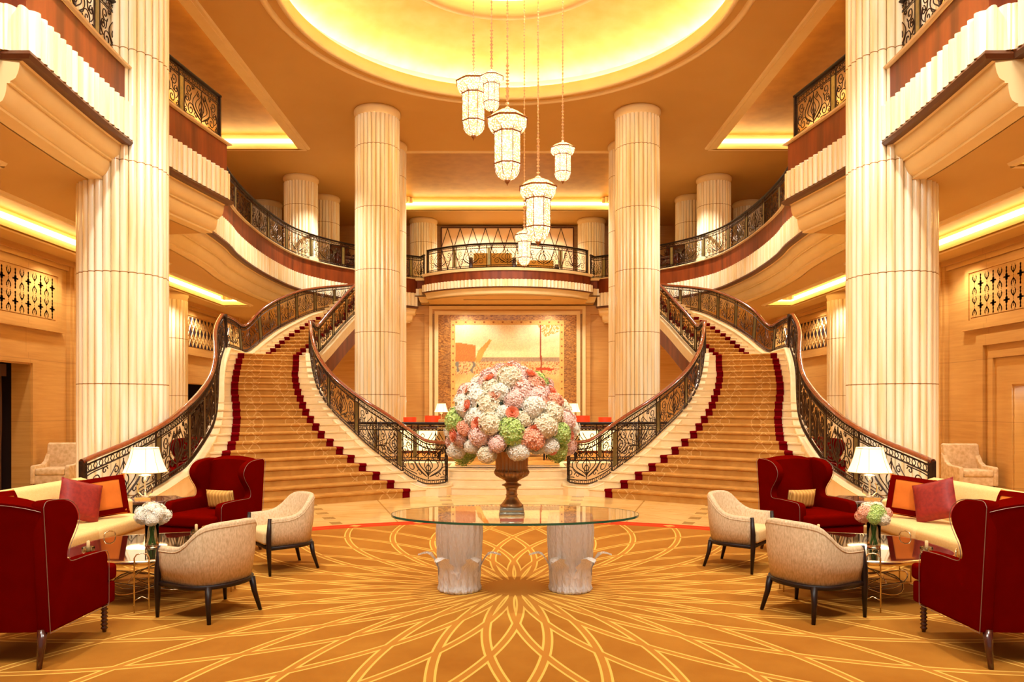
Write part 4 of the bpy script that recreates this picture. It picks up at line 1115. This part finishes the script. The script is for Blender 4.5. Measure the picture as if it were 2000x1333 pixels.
# ------------------------------------------------------------------ tub chairs (front = -y)
def tub():
    r = empty('tub_chair', (0,0,0)); F_ = M['tweed']; n = 28
    def top(t): # t 0..1 from arm front to back centre
        return .572+.208*(1/(1+math.exp(-(t-.55)*14)))
    rows = []
    for i in range(n+1):
        q = -1+2*i/n; t = 1-abs(q); a = q*1.0
        # plan: U shape
        if t < .42: # straight arm
            k = t/.42; ox = .315-.0*k; oy = -.275+.275*k; nx_, ny_ = 1, 0
        else:
            k = (t-.42)/.58; ang = k*pi/2; ox = .315*max(0,cos(ang))**.85; oy = .0+.25*max(0,sin(ang))**.9; nx_, ny_ = cos(ang), sin(ang)
        sg = 1 if q >= 0 else -1
        if sg < 0: ox = -ox; nx_ = -nx_
        z1 = top(t); zb = .285; lean = .016*(z1-.3)/.4
        o0 = (ox-nx_*.02, oy-ny_*.02, zb); o1 = (ox+nx_*lean*.6, oy+ny_*lean*.8, (zb+z1)/2); o2 = (ox+nx_*lean, oy+ny_*lean*1.2, z1-.02)
        c1 = (ox+nx_*(lean-.012), oy+ny_*(lean*1.2-.012), z1+.002); c2 = (ox+nx_*(lean-.045), oy+ny_*(lean*1.2-.045), z1+.004); i2 = (ox+nx_*(lean-.062), oy+ny_*(lean*1.2-.062), z1-.02)
        i0 = (ox-nx_*.09, oy-ny_*.09, .42); i00 = (ox-nx_*.09, oy-ny_*.09, zb)
        rows.append([o0,o1,o2,c1,c2,i2,i0,i00])
    g = G(); g.grid(rows, close_u=True); m = 8; g.f.append(tuple(range(m))[::-1]); g.f.append(tuple(n*m+k for k in range(m)))
    o = g.make('tub_back', F_, r, True)
    G().tube([(p[2][0],p[2][1],p[2][2]-.015) for p in rows], .005, 4).make('piping', F_, r)
    poly = [(-.24,-.33),(.24,-.33),(.24,-.1)]+[(.235*cos(a)*1.02, .0+.17*sin(a)) for a in [k*pi/10 for k in range(1,10)]]+[(-.24,-.1)]
    prism('seat_cushion', poly, 'z', .30, .44, M['cream_fabric'], r, .035, 4)
    pf = [(-.325,-.30),(.325,-.30),(.325,-.02)]+[(.325*cos(a), .0+.262*sin(a)) for a in [k*pi/12 for k in range(0,13)]]
    prism('seat_rail', pf, 'z', .255, .29, M['darkwood'], r, .006, 1)
    for s_ in (-1,1):
        G().tube([(s_*.305,-.285,.575),(s_*.315,-.30,.4),(s_*.318,-.30,.26),(s_*.325,-.29,0)], [.02,.026,.026,.014], 8).make('front_leg', M['darkwood'], r, True)
        G().tube([(s_*.21,.19,.28),(s_*.225,.205,.16),(s_*.25,.25,.0)], [.028,.022,.015], 8).make('back_leg', M['darkwood'], r, True)
    return r
tb = tub(); tb['category'] = 'armchair'
def face(dx, dy): return atan2(dx, -dy)   # rotation so that -y looks along (dx,dy)
T_ = 'low cream tub chair with black sabre legs, '
place(tb, (-2.41,6.03,.012), face(-.86,.51), label=T_+'front one of the curtained side pair', group='cream tub chairs')
for x, y, d, lab in ((-2.35,7.76,(-.80,-.62),'further one of the curtained side pair'),(2.47,6.03,(.86,.51),'front one of the pale side pair'),(2.45,7.85,(.80,-.62),'further one of the pale side pair')):
    o = copy_tree(tb); place(o, (x,y,.012), face(*d), label=T_+lab)
# ------------------------------------------------------------------ sofas (front = +x for the left one)
def sofa():
    r = empty('sofa', (0,0,0)); F_ = M['sofa']; L = 1.18
    rbox('seat_base', -.40,.42,-L,L,.14,.30, F_, r, .03)
    rbox('seat_cushion', -.22,.46,-L+.10,-.004,.30,.45, F_, r, .045, 4); rbox('seat_cushion', -.22,.46,.004,L-.10,.30,.45, F_, r, .045, 4)
    prism('backrest', [(-.50,.16),(-.22,.16),(-.24,.6),(-.34,.84),(-.42,.865),(-.50,.84)], 'y', -L, L, F_, r, .03, 3)
    for s_ in (-1,1):
        pts = [(.19,.16),(.19,.59),(.16,.61),(.03,.62),(-.1,.655),(-.2,.70),(-.3,.78),(-.36,.85),(-.44,.84),(-.44,.16)]
        prism('armrest', pts, 'y', s_*L-(.0 if s_ < 0 else .11), s_*L+(.11 if s_ < 0 else .0), F_, r, .02, 3)
    G().box(-.42,.44,-L+.01,L-.01,.115,.145).make('wood_plinth', M['darkwood'], r)
    for x in (-.38,.38):
        for y in (-L+.08,L-.08): G().tube([(x,y,.12),(x,y,0)], [.025,.016], 8).make('leg', M['darkwood'], r, True)
    return r
sf = sofa(); sf['category'] = 'sofa'; place(sf, (-4.66,7.55,.012), label='long cream sofa with red and orange cushions, on the curtained doorway side', group='cream sofas')
sf2 = mirror_copy(sf, 'long cream sofa with red and orange cushions, on the pale doorway side')
def cushion(mat, w_=.46, border=None):
    r = empty('throw_cushion', (0,0,0)); pillow('cushion_cover', w_, w_, .16, mat, r)
    h = w_/2*.93; g = G(); g.tube([(-h,0,-h),(h,0,-h),(h,0,h),(-h,0,h)], .012, 6, closed=True)
    g.make('corded_edge', M['red_silk'] if border is None else border, r)
    if border is not None:
        g = G()
        for sd in (-1,1):
            for (a, b_, c, d) in ((-h,-h+.055,-h,h),(h-.055,h,-h,h),(-h,h,-h,-h+.055),(-h,h,h-.055,h)):
                x = (a+b_)/2
                q = [(a,c),(b_,c),(b_,d),(a,d)]
                pts = []
                for xx, zz in q:
                    t = (max(0,1-(xx/(w_/2))**4)*max(0,1-(zz/(w_/2))**4))**.5; pts.append((xx, sd*(t*.08+.006), zz))
                n_ = 8; rows = []
                for i in range(n_+1):
                    row = []
                    for j in (0,1):
                        if abs(d-c) > abs(b_-a): xx = (a,b_)[j]; zz = c+(d-c)*i/n_
                        else: xx = a+(b_-a)*i/n_; zz = (c,d)[j]
                        t = (max(0,1-(xx/(w_/2))**4)*max(0,1-(zz/(w_/2))**4))**.5; row.append((xx, sd*(t*.08+.004), zz))
                    rows.append(row)
                g.grid(rows)
        g.make('red_border', border, r)
    return r
cA = cushion(M['orange_silk'], .47, M['red_velvet']); cB = cushion(M['red_silk'], .45); 
for o in (cA, cB): o['category'] = 'cushion'; o['group'] = 'sofa cushions'
def setc(o, x, y, z, rz, rx, lab, ry=0):
    o.location = (x,y,z); o.rotation_mode = 'ZXY' if False else 'XYZ'; o.rotation_euler = (rx,ry,rz); o['label'] = lab; return o
setc(cA, -4.55,8.25,.70,.55,-.3,'orange silk cushion with claret border against the sofa arm, curtained doorway side', -.12)
mA = mirror_copy(cA, 'orange silk cushion with claret border against the sofa arm, pale doorway side'); mA.rotation_euler = (-.3,.12,-.55)
setc(cB, -4.62,7.9,.70,.95,-.35,'red brocade cushion leaning before the orange one, curtained doorway side', .3)
mB = mirror_copy(cB, 'red brocade cushion leaning before the orange one, pale doorway side'); mB.rotation_euler = (-.35,-.3,-.95)
cC = copy_tree(cA); setc(cC, -4.72,6.75,.70,1.3,-.3,'orange and claret cushion at the near sofa end, curtained doorway side')
mC = mirror_copy(cC, 'orange and claret cushion at the near sofa end, pale doorway side'); mC.rotation_euler = (-.3,0,-1.3)
# ------------------------------------------------------------------ octagonal side tables and lamps
def side_table():
    r = empty('side_table', (0,0,0)); n = 6
    def poly(rr, z): return [(rr*cos(2*pi*i/n), rr*sin(2*pi*i/n), z) for i in range(n)]
    g = G(); g.grid([poly(.36,.52),poly(.37,.525),poly(.37,.55),poly(.36,.556)], close_u=True); b0 = len(g.v)-n; g.f.append(tuple(b0+i for i in range(n))); g.f.append(tuple(range(n))[::-1])
    g.make('table_top', M['walnut'], r)
    g = G(); g.grid([poly(.31,.0),poly(.31,.06),poly(.335,.06),poly(.335,.52)], close_u=True); g.make('table_body', M['darkwood'], r)
    return r
sd = side_table(); sd['category'] = 'side table'; place(sd, (-4.42,9.14,.012), .2, label='dark hexagonal side table under the lit lamp, curtained doorway side', group='hexagonal side tables')
mirror_copy(sd, 'dark hexagonal side table under the lit lamp, pale doorway side')
def table_lamp():
    r = empty('table_lamp', (0,0,0))
    G().box(-.10,.10,-.07,.07,0,.022).make('base', M['brass'], r)
    G().lathe([(.05,.022),(.05,.035),(.012,.05),(.012,.27),(.03,.28),(.07,.29),(.07,.30),(.02,.315),(.02,.33)], 16).make('stem', M['crystal_lamp'], r, True)
    g = G()
    for s_ in (-1,1): g.tube([(s_*.03,0,.03),(s_*.085,0,.08),(s_*.095,0,.15),(s_*.07,0,.2)], .007, 5)
    g.make('curved_arm', M['brass'], r)
    # softly squared shade
    rows = []
    for t in range(9):
        v = t/8; rr = .245-.095*v-.012*sin(pi*v); z = .335+.30*v
        rows.append([(rr*math.copysign(abs(cos(a))**.7, cos(a)), rr*.86*math.copysign(abs(sin(a))**.7, sin(a)), z) for a in [2*pi*k/40 for k in range(40)]])
    G().grid(rows, close_u=True).make('shade', M['shade'], r, True)
    g = G()
    for k in range(8): i = k*5+2; g.tube([tuple(c*1.01 if q < 2 else c for q, c in enumerate(rows[t][i])) for t in range(9)], .003, 4)
    g.tube([rows[0][i] for i in range(40)], .005, 4, closed=True); g.tube([rows[-1][i] for i in range(40)], .005, 4, closed=True)
    g.make('shade_piping', M['cream_fabric'], r)
    return r
tl = table_lamp(); tl['category'] = 'table lamp'; place(tl, (-4.52,9.12,.568), label='lit table lamp with cream pleated shade, by the curtained side stair railing', group='lit table lamps')
mirror_copy(tl, 'lit table lamp with cream pleated shade, by the pale side stair railing')
for sx in (-1,1): light('POINT', (sx*4.52,9.12,1.05), 14, .05, name='table_lamp_bulb'); light('POINT', (sx*4.52,9.12,1.24), 10, .05, name='table_lamp_bulb')
# ------------------------------------------------------------------ mirrored coffee tables
def coffee_table():
    r = empty('coffee_table', (0,0,0)); n = 90
    def ring(rr, z): return [((rr+.045*rr*cos(5*a))*cos(a), (rr+.045*rr*cos(5*a))*sin(a), z) for a in [2*pi*k/n for k in range(n)]]
    g = G(); g.v = [tuple(p) for p in ring(.69,.425)]; g.f.append(tuple(range(n))); g.make('mirror_top', M['mirror_top'], r)
    G().grid([ring(.69,.425),ring(.705,.427),ring(.707,.385),ring(.69,.382)], close_u=True).make('brass_rim', M['brass'], r, True)
    G().grid([ring(.66,.384),ring(.05,.384)], close_u=True).make('underside', M['darkwood'], r)
    for k in range(5):
        a = 2*pi*k/5-pi/2+.35; ca, sa = cos(a), sin(a); R_ = .74; t = .055; P_ = lambda q, z, rr=R_: (rr*ca-q*sa, rr*sa+q*ca, z)
        G().tube([P_(-t,0),P_(-t,.45),P_(-t*.7,.478),P_(0,.488),P_(t*.7,.478),P_(t,.45),P_(t,0)], .006, 8).make('hoop_leg', M['brass'], r, True)
        G().tube([P_(-t,.10),P_(0,.12,.70),P_(t,.10)], .005, 6).make('leg_brace', M['brass'], r, True)
    for k in range(5):
        a = 2*pi*k/5; g = G().tube([(.15*cos(a)+.30*cos(a+b_)*1.0, .15*sin(a)+.30*sin(a+b_), .12+.05*sin(b_*2)) for b_ in [2*pi*i/24 for i in range(24)]], .007, 5, closed=True); g.make('base_ring', M['brass'], r, True)
    return r
ct = coffee_table(); ct['category'] = 'coffee table'; place(ct, (-3.28,6.74,.012), label='wavy mirror topped coffee table with brass hoop legs, curtained doorway side', group='mirrored coffee tables')
mirror_copy(ct, 'wavy mirror topped coffee table with brass hoop legs, pale doorway side')
def votive():
    r = empty('glass_votive', (0,0,0)); G().lathe([(.045,0),(.05,.004),(.052,.05),(.048,.05),(.046,.008)], 16).make('glass_cup', M['vase_glass'], r, True)
    G().lathe([(.014,.006),(.014,.10),(.004,.105)], 10).make('candle', M['cream_fabric'], r, True); return r
vt = votive(); vt['category'] = 'candle holder'; vt['group'] = 'glass candle holders'
place(vt, (-3.66,6.38,.44), label='small glass candle holder near the table edge by the claret chair, curtained side')
mirror_copy(vt, 'small glass candle holder near the table edge by the claret chair, pale side')
vt2 = copy_tree(vt); place(vt2, (-3.10,7.28,.44), label='small glass candle holder at the table edge facing the stairs, curtained side'); mirror_copy(vt2, 'small glass candle holder at the table edge facing the stairs, pale side')
# ------------------------------------------------------------------ flowers
def flower_mat(name, c, c2):
    m, nt, b = mat_base(name); v = coords(nt); vo = nt.nodes.new('ShaderNodeTexVoronoi'); vo.inputs['Scale'].default_value = 55
    nt.links.new(v.s, vo.inputs['Vector']); k = mix(nt, remap(nt, X(nt, vo.outputs['Distance']), .1, .75), lin(c), lin(c2)); nt.links.new(k.s, b.inputs['Base Color'])
    b.inputs['Roughness'].default_value = .8; b.inputs['Subsurface Weight'].default_value = 0; return m
FM = {'white': flower_mat('white_petals', (255,253,244), (246,236,214)), 'pink': flower_mat('pink_petals', (255,232,220), (250,206,190)), 'green': flower_mat('green_petals', (222,236,160), (184,208,104)),
      'peach': flower_mat('peach_petals', (255,210,178), (250,172,134)), 'rose': flower_mat('coral_rose', (255,188,148), (246,142,104)), 'cream': flower_mat('cream_petals', (255,247,226), (248,230,192))}
def hydrangea_mesh(seed):
    rnd = random.Random(seed); g = G(); N_ = 165
    for k in range(N_):
        z = 1-2*(k+.5)/N_; rr = sqrt(1-z*z); a = k*2.39996+rnd.uniform(-.15,.15); d = Vector((rr*cos(a), rr*sin(a), z)); R_ = .086*(1+rnd.uniform(-.12,.15)+.10*sin(a*2+seed)*rr+.07*cos(5*z+seed))
        u = d.orthogonal().normalized(); v = d.cross(u); t0 = rnd.uniform(0,pi)
        c = d*R_; 
        for q in range(4):
            t = t0+q*pi/2; e = (u*cos(t)+v*sin(t)); f_ = (u*cos(t+.6)+v*sin(t+.6)); h = (u*cos(t-.6)+v*sin(t-.6)); L = .0215*rnd.uniform(.85,1.2)
            g.add([c-d*.004, c+h*L*.75+d*.003, c+e*L*1.15-d*.002, c+f_*L*.75+d*.003], [(0,1,2,3)])
    # inner ball
    rows = [[(.08*sin(pi*i/8)*cos(2*pi*j/12), .08*sin(pi*i/8)*sin(2*pi*j/12), .08*cos(pi*i/8)) for j in range(12)] for i in range(9)]; g.grid(rows, close_u=True)
    return g
def rose_mesh():
    g = G()
    for L in range(4):
        n_ = 5+L; 
        for q in range(n_):
            a = 2*pi*q/n_+L*.5; rr = .008+.011*L; w_ = 1.25*pi/n_; rows = []
            for i in range(4):
                v = i/3; z = -.02+.055*v-.006*L*v; r2 = rr*(.5+.7*v)+.004*v*L
                rows.append([(r2*cos(a+w_*t)*1.0, r2*sin(a+w_*t), z-.010*abs(t)*v) for t in (-1,-.33,.33,1)])
            g.grid(rows)
    g.lathe([(.004,-.03),(.03,-.012),(.02,-.0)], 10)
    return g
HY = {}
def flower(kind, cname, parent, loc, d, s_, name):
    key = (kind, cname)
    if key not in HY:
        o = (hydrangea_mesh(len(HY)) if kind == 'h' else rose_mesh()).make(name, FM[cname], parent, kind == 'r'); HY[key] = o.data
    else:
        o = bpy.data.objects.new(name, HY[key]); COL.objects.link(o); o.parent = parent
    o.location = loc; o.rotation_euler = Vector(d).to_track_quat('Z','Y').to_euler(); o.scale = (s_,s_,s_); return o
rb = empty('flower_bouquet', (.03,6.75,1.50), label='huge domed bouquet of pink, white and green hydrangeas with coral roses', cat='flowers')
rnd = random.Random(11); placed = []
NH = 96
for k in range(NH):
    z = 1-1.42*(k+.5)/NH; rr = sqrt(max(0,1-z*z)); a = k*2.39996+1
    d = Vector((rr*cos(a), rr*sin(a), z)); low = max(0, -z)
    p = Vector((d.x*(.52+.02*low), d.y*.49, d.z*.52))
    q_ = 1-.16*max(0,d.z); p = Vector((p.x*q_, p.y*q_, p.z*(1+.03*d.z)))*rnd.uniform(.90,1.06); cname = rnd.choices(['white','pink','green','peach','cream'], [30,30,16,9,15])[0]
    flower('h', cname, rb, p, d, rnd.uniform(.8,1.3), 'hydrangea'); placed.append(p)
for k in range(40):
    z = 1-1.3*(k+.5)/40; rr = sqrt(max(0,1-z*z)); a = k*2.39996+2.2
    d = Vector((rr*cos(a), rr*sin(a), z)); q_ = 1-.16*max(0,d.z); p = Vector((d.x*.57*q_, d.y*.54*q_, d.z*.60)); flower('r', rnd.choice(['rose','peach','rose']), rb, p, d, rnd.uniform(.8,1.15), 'rose')
rows = [[(.47*sin(pi*i/14)*cos(2*pi*j/24), .44*sin(pi*i/14)*sin(2*pi*j/24), .46*cos(pi*i/14) if i < 7 else .46*cos(pi*i/14)*.45) for j in range(24)] for i in range(15)]
g = G().grid(rows, close_u=True)
for k in range(160):
    z = 1-1.3*(k+.5)/160; rr = sqrt(max(0,1-z*z)); a = k*2.39996; d = Vector((rr*cos(a), rr*sin(a), z)); c = Vector((d.x*.50,d.y*.47,d.z*.46)); u = d.orthogonal().normalized(); v = d.cross(u); t = rnd.uniform(0,6.28)
    e = (u*cos(t)+v*sin(t)); f_ = e.cross(d); g.add([c-e*.06, c+f_*.03+d*.02, c+e*.07+d*.03, c-f_*.03+d*.02], [(0,1,2,3)])
g.lathe([(.04,-.16),(.12,-.15),(.34,-.08)], 16, caps=False)
g.make('foliage', M['leaf'], rb)
# urn
ur = empty('bronze_urn', (.04,6.75,.724), label='fluted bronze urn on a square plinth, holding the huge bouquet', cat='urn')
K = 1/1407.0
bevelled(G().box(-.117,.117,-.117,.117,0,.026).box(-.108,.108,-.108,.108,.026,.07).make('plinth', M['silver'], ur), .004, 1)
def md(a, z): return 1+(.06*abs(sin(a*12)) if (.34 < z < .60) else 0)
prof = [(150,1008),(150,995),(120,962),(96,930),(78,900),(72,872),(80,862),(80,855),(70,848),(70,800),(84,765),(96,752),(126,738),(126,728),(100,718),(78,700),(76,688),(104,668),(158,640),(198,610),(216,580),(220,562),(212,545),(203,530),(200,500),(201,450),(203,400),(207,340),(216,290),(226,255),(232,235)]
G().lathe([(a*K, (1110-y)*K) for a, y in prof], 192, mod=md, caps=False).make('urn_body', M['urn'], ur, True)
G().lathe([(232*K,(1110-235)*K),(220*K,(1110-235)*K),(200*K,(1110-330)*K),(.01,(1110-330)*K)], 84, caps=False).make('urn_lip', M['urn'], ur, True)
# ------------------------------------------------------------------ oval glass table
gt = empty('glass_table', (.07,6.79,.012), label='oval clear glass table on two crystal trunk pedestals', cat='table')
def oval(a, b_, z, n=96): return [(a*cos(2*pi*k/n), b_*sin(2*pi*k/n), z) for k in range(n)]
A_, B_ = 1.147, .62
g = G(); g.v = oval(A_-.004,B_-.004,.712); g.f.append(tuple(range(96))); b0 = len(g.v); g.v += oval(A_-.004,B_-.004,.694); g.f.append(tuple(range(b0,b0+96))[::-1])
g.grid([oval(A_-.004,B_-.004,.694),oval(A_-.004,B_-.004,.712)], close_u=True)
bm = bmesh.new(); o = g.make('glass_top', M['glass_top'], gt); bm.from_mesh(o.data); bmesh.ops.remove_doubles(bm, verts=bm.verts, dist=1e-5); bmesh.ops.recalc_face_normals(bm, faces=bm.faces); bm.to_mesh(o.data); bm.free()
G().grid([oval(A_,B_,.693),oval(A_,B_,.713)], close_u=True).make('polished_edge', M['glass_edge'], gt)
for s_ in (-1,1):
    cx = s_*.515; g = G()
    def md2(a, z): return 1+.07*abs(sin(a*9))+.012*sin(a*36+z*60)
    g.lathe([(.175,0),(.19,.012),(.192,.03),(.182,.06)]+[(.182+.001*k,.06+.02*k) for k in range(1,22)]+[(.205,.56),(.195,.66),(.19,.69)], 216, (cx,0,0), mod=md2)
    pd = g.make('crystal_pedestal', M['crystal_leg'], gt, True)
    for k in range(6):
        a = 2*pi*k/6+.0; g = G(); rows = []
        for i in range(9):
            v = i/8; rr = .185+.20*v**2; z = .16+.30*v-.12*max(0,v-.65)*3*v; wd = .085*(1-v)**.6*(1+.35*sin(v*22))+.01
            rows.append([(cx+rr*cos(a)-q*wd*sin(a), rr*sin(a)+q*wd*cos(a), z-.012*abs(q)) for q in (-1,-.5,0,.5,1)])
        g.grid(rows); g.make('curled_leaf', M['crystal_leg'], pd, True)
# small vases of flowers on the coffee tables
def vase(colors, seed, lab1, lab2, x, y):
    r = empty('glass_vase', (x,y,.438), label=lab1, cat='vase', group='glass flower vases')
    G().lathe([(.002,0),(.055,0),(.058,.01),(.058,.22),(.054,.22),(.052,.015),(.002,.012)], 24, caps=False).make('glass_cylinder', M['vase_glass'], r, True)
    b = empty('small_bouquet', (x,y,.44), label=lab2, cat='flowers', group='small table bouquets'); rn = random.Random(seed); g = G()
    for k in range(9): a = k*2.4; g.tube([(.03*cos(a),.03*sin(a),.02),(.02*cos(a+2),.02*sin(a+2),.15),(.035*cos(a+3),.035*sin(a+3),.26)], .006, 5)
    g.make('stems', M['stem'], b)
    for k in range(12):
        z = 1-1.15*(k+.5)/12; rr = sqrt(max(0,1-z*z)); a = k*2.39996; d = Vector((rr*cos(a),rr*sin(a),z)); flower('h', rn.choice(colors), b, Vector((d.x*.092,d.y*.092,.265+d.z*.078)), d, rn.uniform(.62,.78), 'hydrangea')
    return r
vase(['white','cream','white'], 2, 'clear glass cylinder vase on the mirrored table, curtained doorway side', 'small bouquet of white hydrangeas in the vase, curtained doorway side', -3.23, 6.64)
vase(['cream','green','cream','peach'], 5, 'clear glass cylinder vase on the mirrored table, pale doorway side', 'small bouquet of yellow green hydrangeas in the vase, pale doorway side', 3.33, 6.64)
# ------------------------------------------------------------------ damask armchairs at the side walls
def armchair(fab, legm, w2=.37):
    r = empty('armchair', (0,0,0))
    rbox('seat_base', -w2+.02,w2-.02,-.34,.32,.18,.36, fab, r, .02); rbox('seat_cushion', -w2+.09,w2-.09,-.37,.22,.36,.49, fab, r, .035, 3)
    prism('backrest', [(.20,.2),(.33,.2),(.40,.96),(.36,.985),(.29,.96)], 'x', -w2+.02, w2-.02, fab, r, .025, 3)
    for s_ in (-1,1):
        prism('armrest', [(-.36,.18),(-.36,.52),(-.33,.55),(.05,.56),(.18,.62),(.26,.74),(.34,.8),(.34,.18)], 'x', s_*w2-(.0 if s_ < 0 else .09), s_*w2+(.09 if s_ < 0 else 0), fab, r, .02, 3)
        for y in (-.3,.3): G().tube([(s_*(w2-.06),y,.19),(s_*(w2-.05),y*1.05,0)], [.026,.015], 8).make('leg', legm, r, True)
    return r
ac = armchair(M['damask'], M['darkwood']); ac['category'] = 'armchair'; place(ac, (-9.22,15.0,0), .12, label='pale damask armchair against the stone wall beside the curtained doorway', group='damask armchairs')
a2 = copy_tree(ac); place(a2, (9.22,14.6,0), -.08, label='pale damask armchair against the stone wall beside the pale doorway')
# raised lounge chairs, counter and lamps
tc_ = armchair(M['cream_chair'], M['darkwood'], .42); tc_['category'] = 'armchair'; place(tc_, (-1.28,17.6,PZ+.01), pi+.15, label='tan armchair turned away on the raised lounge, curtained doorway side', group='tan lounge armchairs')
mirror_copy(tc_, 'tan armchair turned away on the raised lounge, pale doorway side')
def counter():
    r = empty('bar_counter', (0,0,0)); rbox('counter_body', -.85,.85,-.2,.25,0,.68, M['veneer'], r, .01, 1); G().box(-.83,.83,-.215,-.2,.08,.66).make('glowing_front', M['bar_glow'], r)
    rbox('counter_top', -.92,.92,-.28,.3,.68,.73, M['walnut'], r, .01, 1); return r
cn = counter(); cn['category'] = 'counter'; place(cn, (-2.25,20.3,PZ), label='bar counter with glowing front behind the railing, curtained doorway side'); mirror_copy(cn, 'bar counter with glowing front behind the railing, pale doorway side')
def drum_lamp(w_, h, mat):
    r = empty('drum_lamp', (0,0,0)); G().lathe([(.07,0),(.07,.015),(.012,.03),(.012,.14),(.02,.15)], 12).make('stem', M['brass'], r, True)
    G().lathe([(w_,.10),(w_,.10+h)], 28, caps=False).make('shade', mat, r, True); return r
d1 = drum_lamp(.215,.21,M['shade_red']); d1['category'] = 'table lamp'; d1['group'] = 'red drum lamps'
p = P(845,824,20.2); place(d1, (p.x,20.2,PZ+.73), label='red drum shade lamp on the counter beside the white lamp, curtained side', scale=1.0)
mirror_copy(d1, 'red drum shade lamp on the counter beside the white lamp, pale side')
d2 = copy_tree(d1); p = P(800.5,824,20.4); place(d2, (p.x,20.4,PZ+.73), label='smaller red drum shade lamp at the outer counter end, curtained side', scale=.85); mirror_copy(d2, 'smaller red drum shade lamp at the outer counter end, pale side')
def console():
    r = empty('console_table', (0,0,0)); rbox('table_top', -.45,.45,-.2,.2,.76,.80, M['walnut'], r, .01, 1)
    for x in (-.4,.4):
        for y in (-.16,.16): G().box(x-.02,x+.02,y-.02,y+.02,0,.76).make('leg', M['walnut'], r)
    return r
cs = console(); cs['category'] = 'console'; place(cs, (-2.15,24.2,PZ), label='slim console table before the mosaic surround, curtained doorway side'); mirror_copy(cs, 'slim console table before the mosaic surround, pale doorway side')
wl = copy_tree(tl); wl['category'] = 'table lamp'; p = P(862,800,24.2); place(wl, (p.x,24.2,PZ+.80), label='white shaded lamp on the console under the tapestry, curtained side', scale=.95); wl['group'] = 'console lamps'
mirror_copy(wl, 'white shaded lamp on the console under the tapestry, pale side')
for sx in (-1,1): light('POINT', (sx*2.17,24.2,PZ+1.5), 14, .05, name='console_lamp_bulb')
# upper floor seats
us = armchair(M['leaf'] if False else M['walnut'], M['darkwood']); us['category'] = 'armchair'; place(us, (-5.85,26.0,MEZ), .6, label='dark armchair glimpsed through the mezzanine railing, curtained doorway side'); mirror_copy(us, 'dark armchair glimpsed through the mezzanine railing, pale doorway side')
def settee():
    r = empty('settee', (0,0,0)); F_ = plain('gold_settee_fabric', (222,168,70), .7)
    rbox('seat', -.75,.75,-.32,.3,.22,.46, F_, r, .04); rbox('backrest', -.72,.72,.2,.34,.4,.95, F_, r, .04)
    for s_ in (-1,1): rbox('armrest', s_*.8-.07,s_*.8+.07,-.34,.32,.2,.68, M['walnut'], r, .03)
    for x in (-.7,.7): G().tube([(x,-.28,.24),(x,-.28,0)], [.025,.015], 8).make('leg', M['walnut'], r, True)
    return r
se = settee(); se['category'] = 'settee'; place(se, (-.55,27.3,MEZ), 0, label='gold settee behind the bowed balcony railing, nearer the curtained side')
s2 = copy_tree(se); place(s2, (1.1,28.6,MEZ), 0, label='gold settee further back on the bowed balcony, nearer the pale side')
# drapes in the left doorways
def drape(y0, y1, lab, zt):
    r = empty('door_drape', (0,0,0), label=lab, cat='curtain'); g = G(); x0 = -WX-.5; rows = []
    for j in range(15):
        v = j/14; z = zt*(1-v)*.985+.03; w_ = (y1-y0)*(.55-.30*sin(pi*min(1,v*1.25))+ .12*v); rows.append([(x0+.04*sin(i*1.9), y1-w_*i/24, z) for i in range(25)])
    g.grid(rows); g.make('curtain_panel', M['drape'], r, True)
    G().box(x0-.05,x0+.1,y0,y1,zt-.25,zt).make('pelmet', M['drape'], r); return r
drape(11.95,14.8,'brown drape gathered inside the dark doorway behind the cream sofa',2.6)
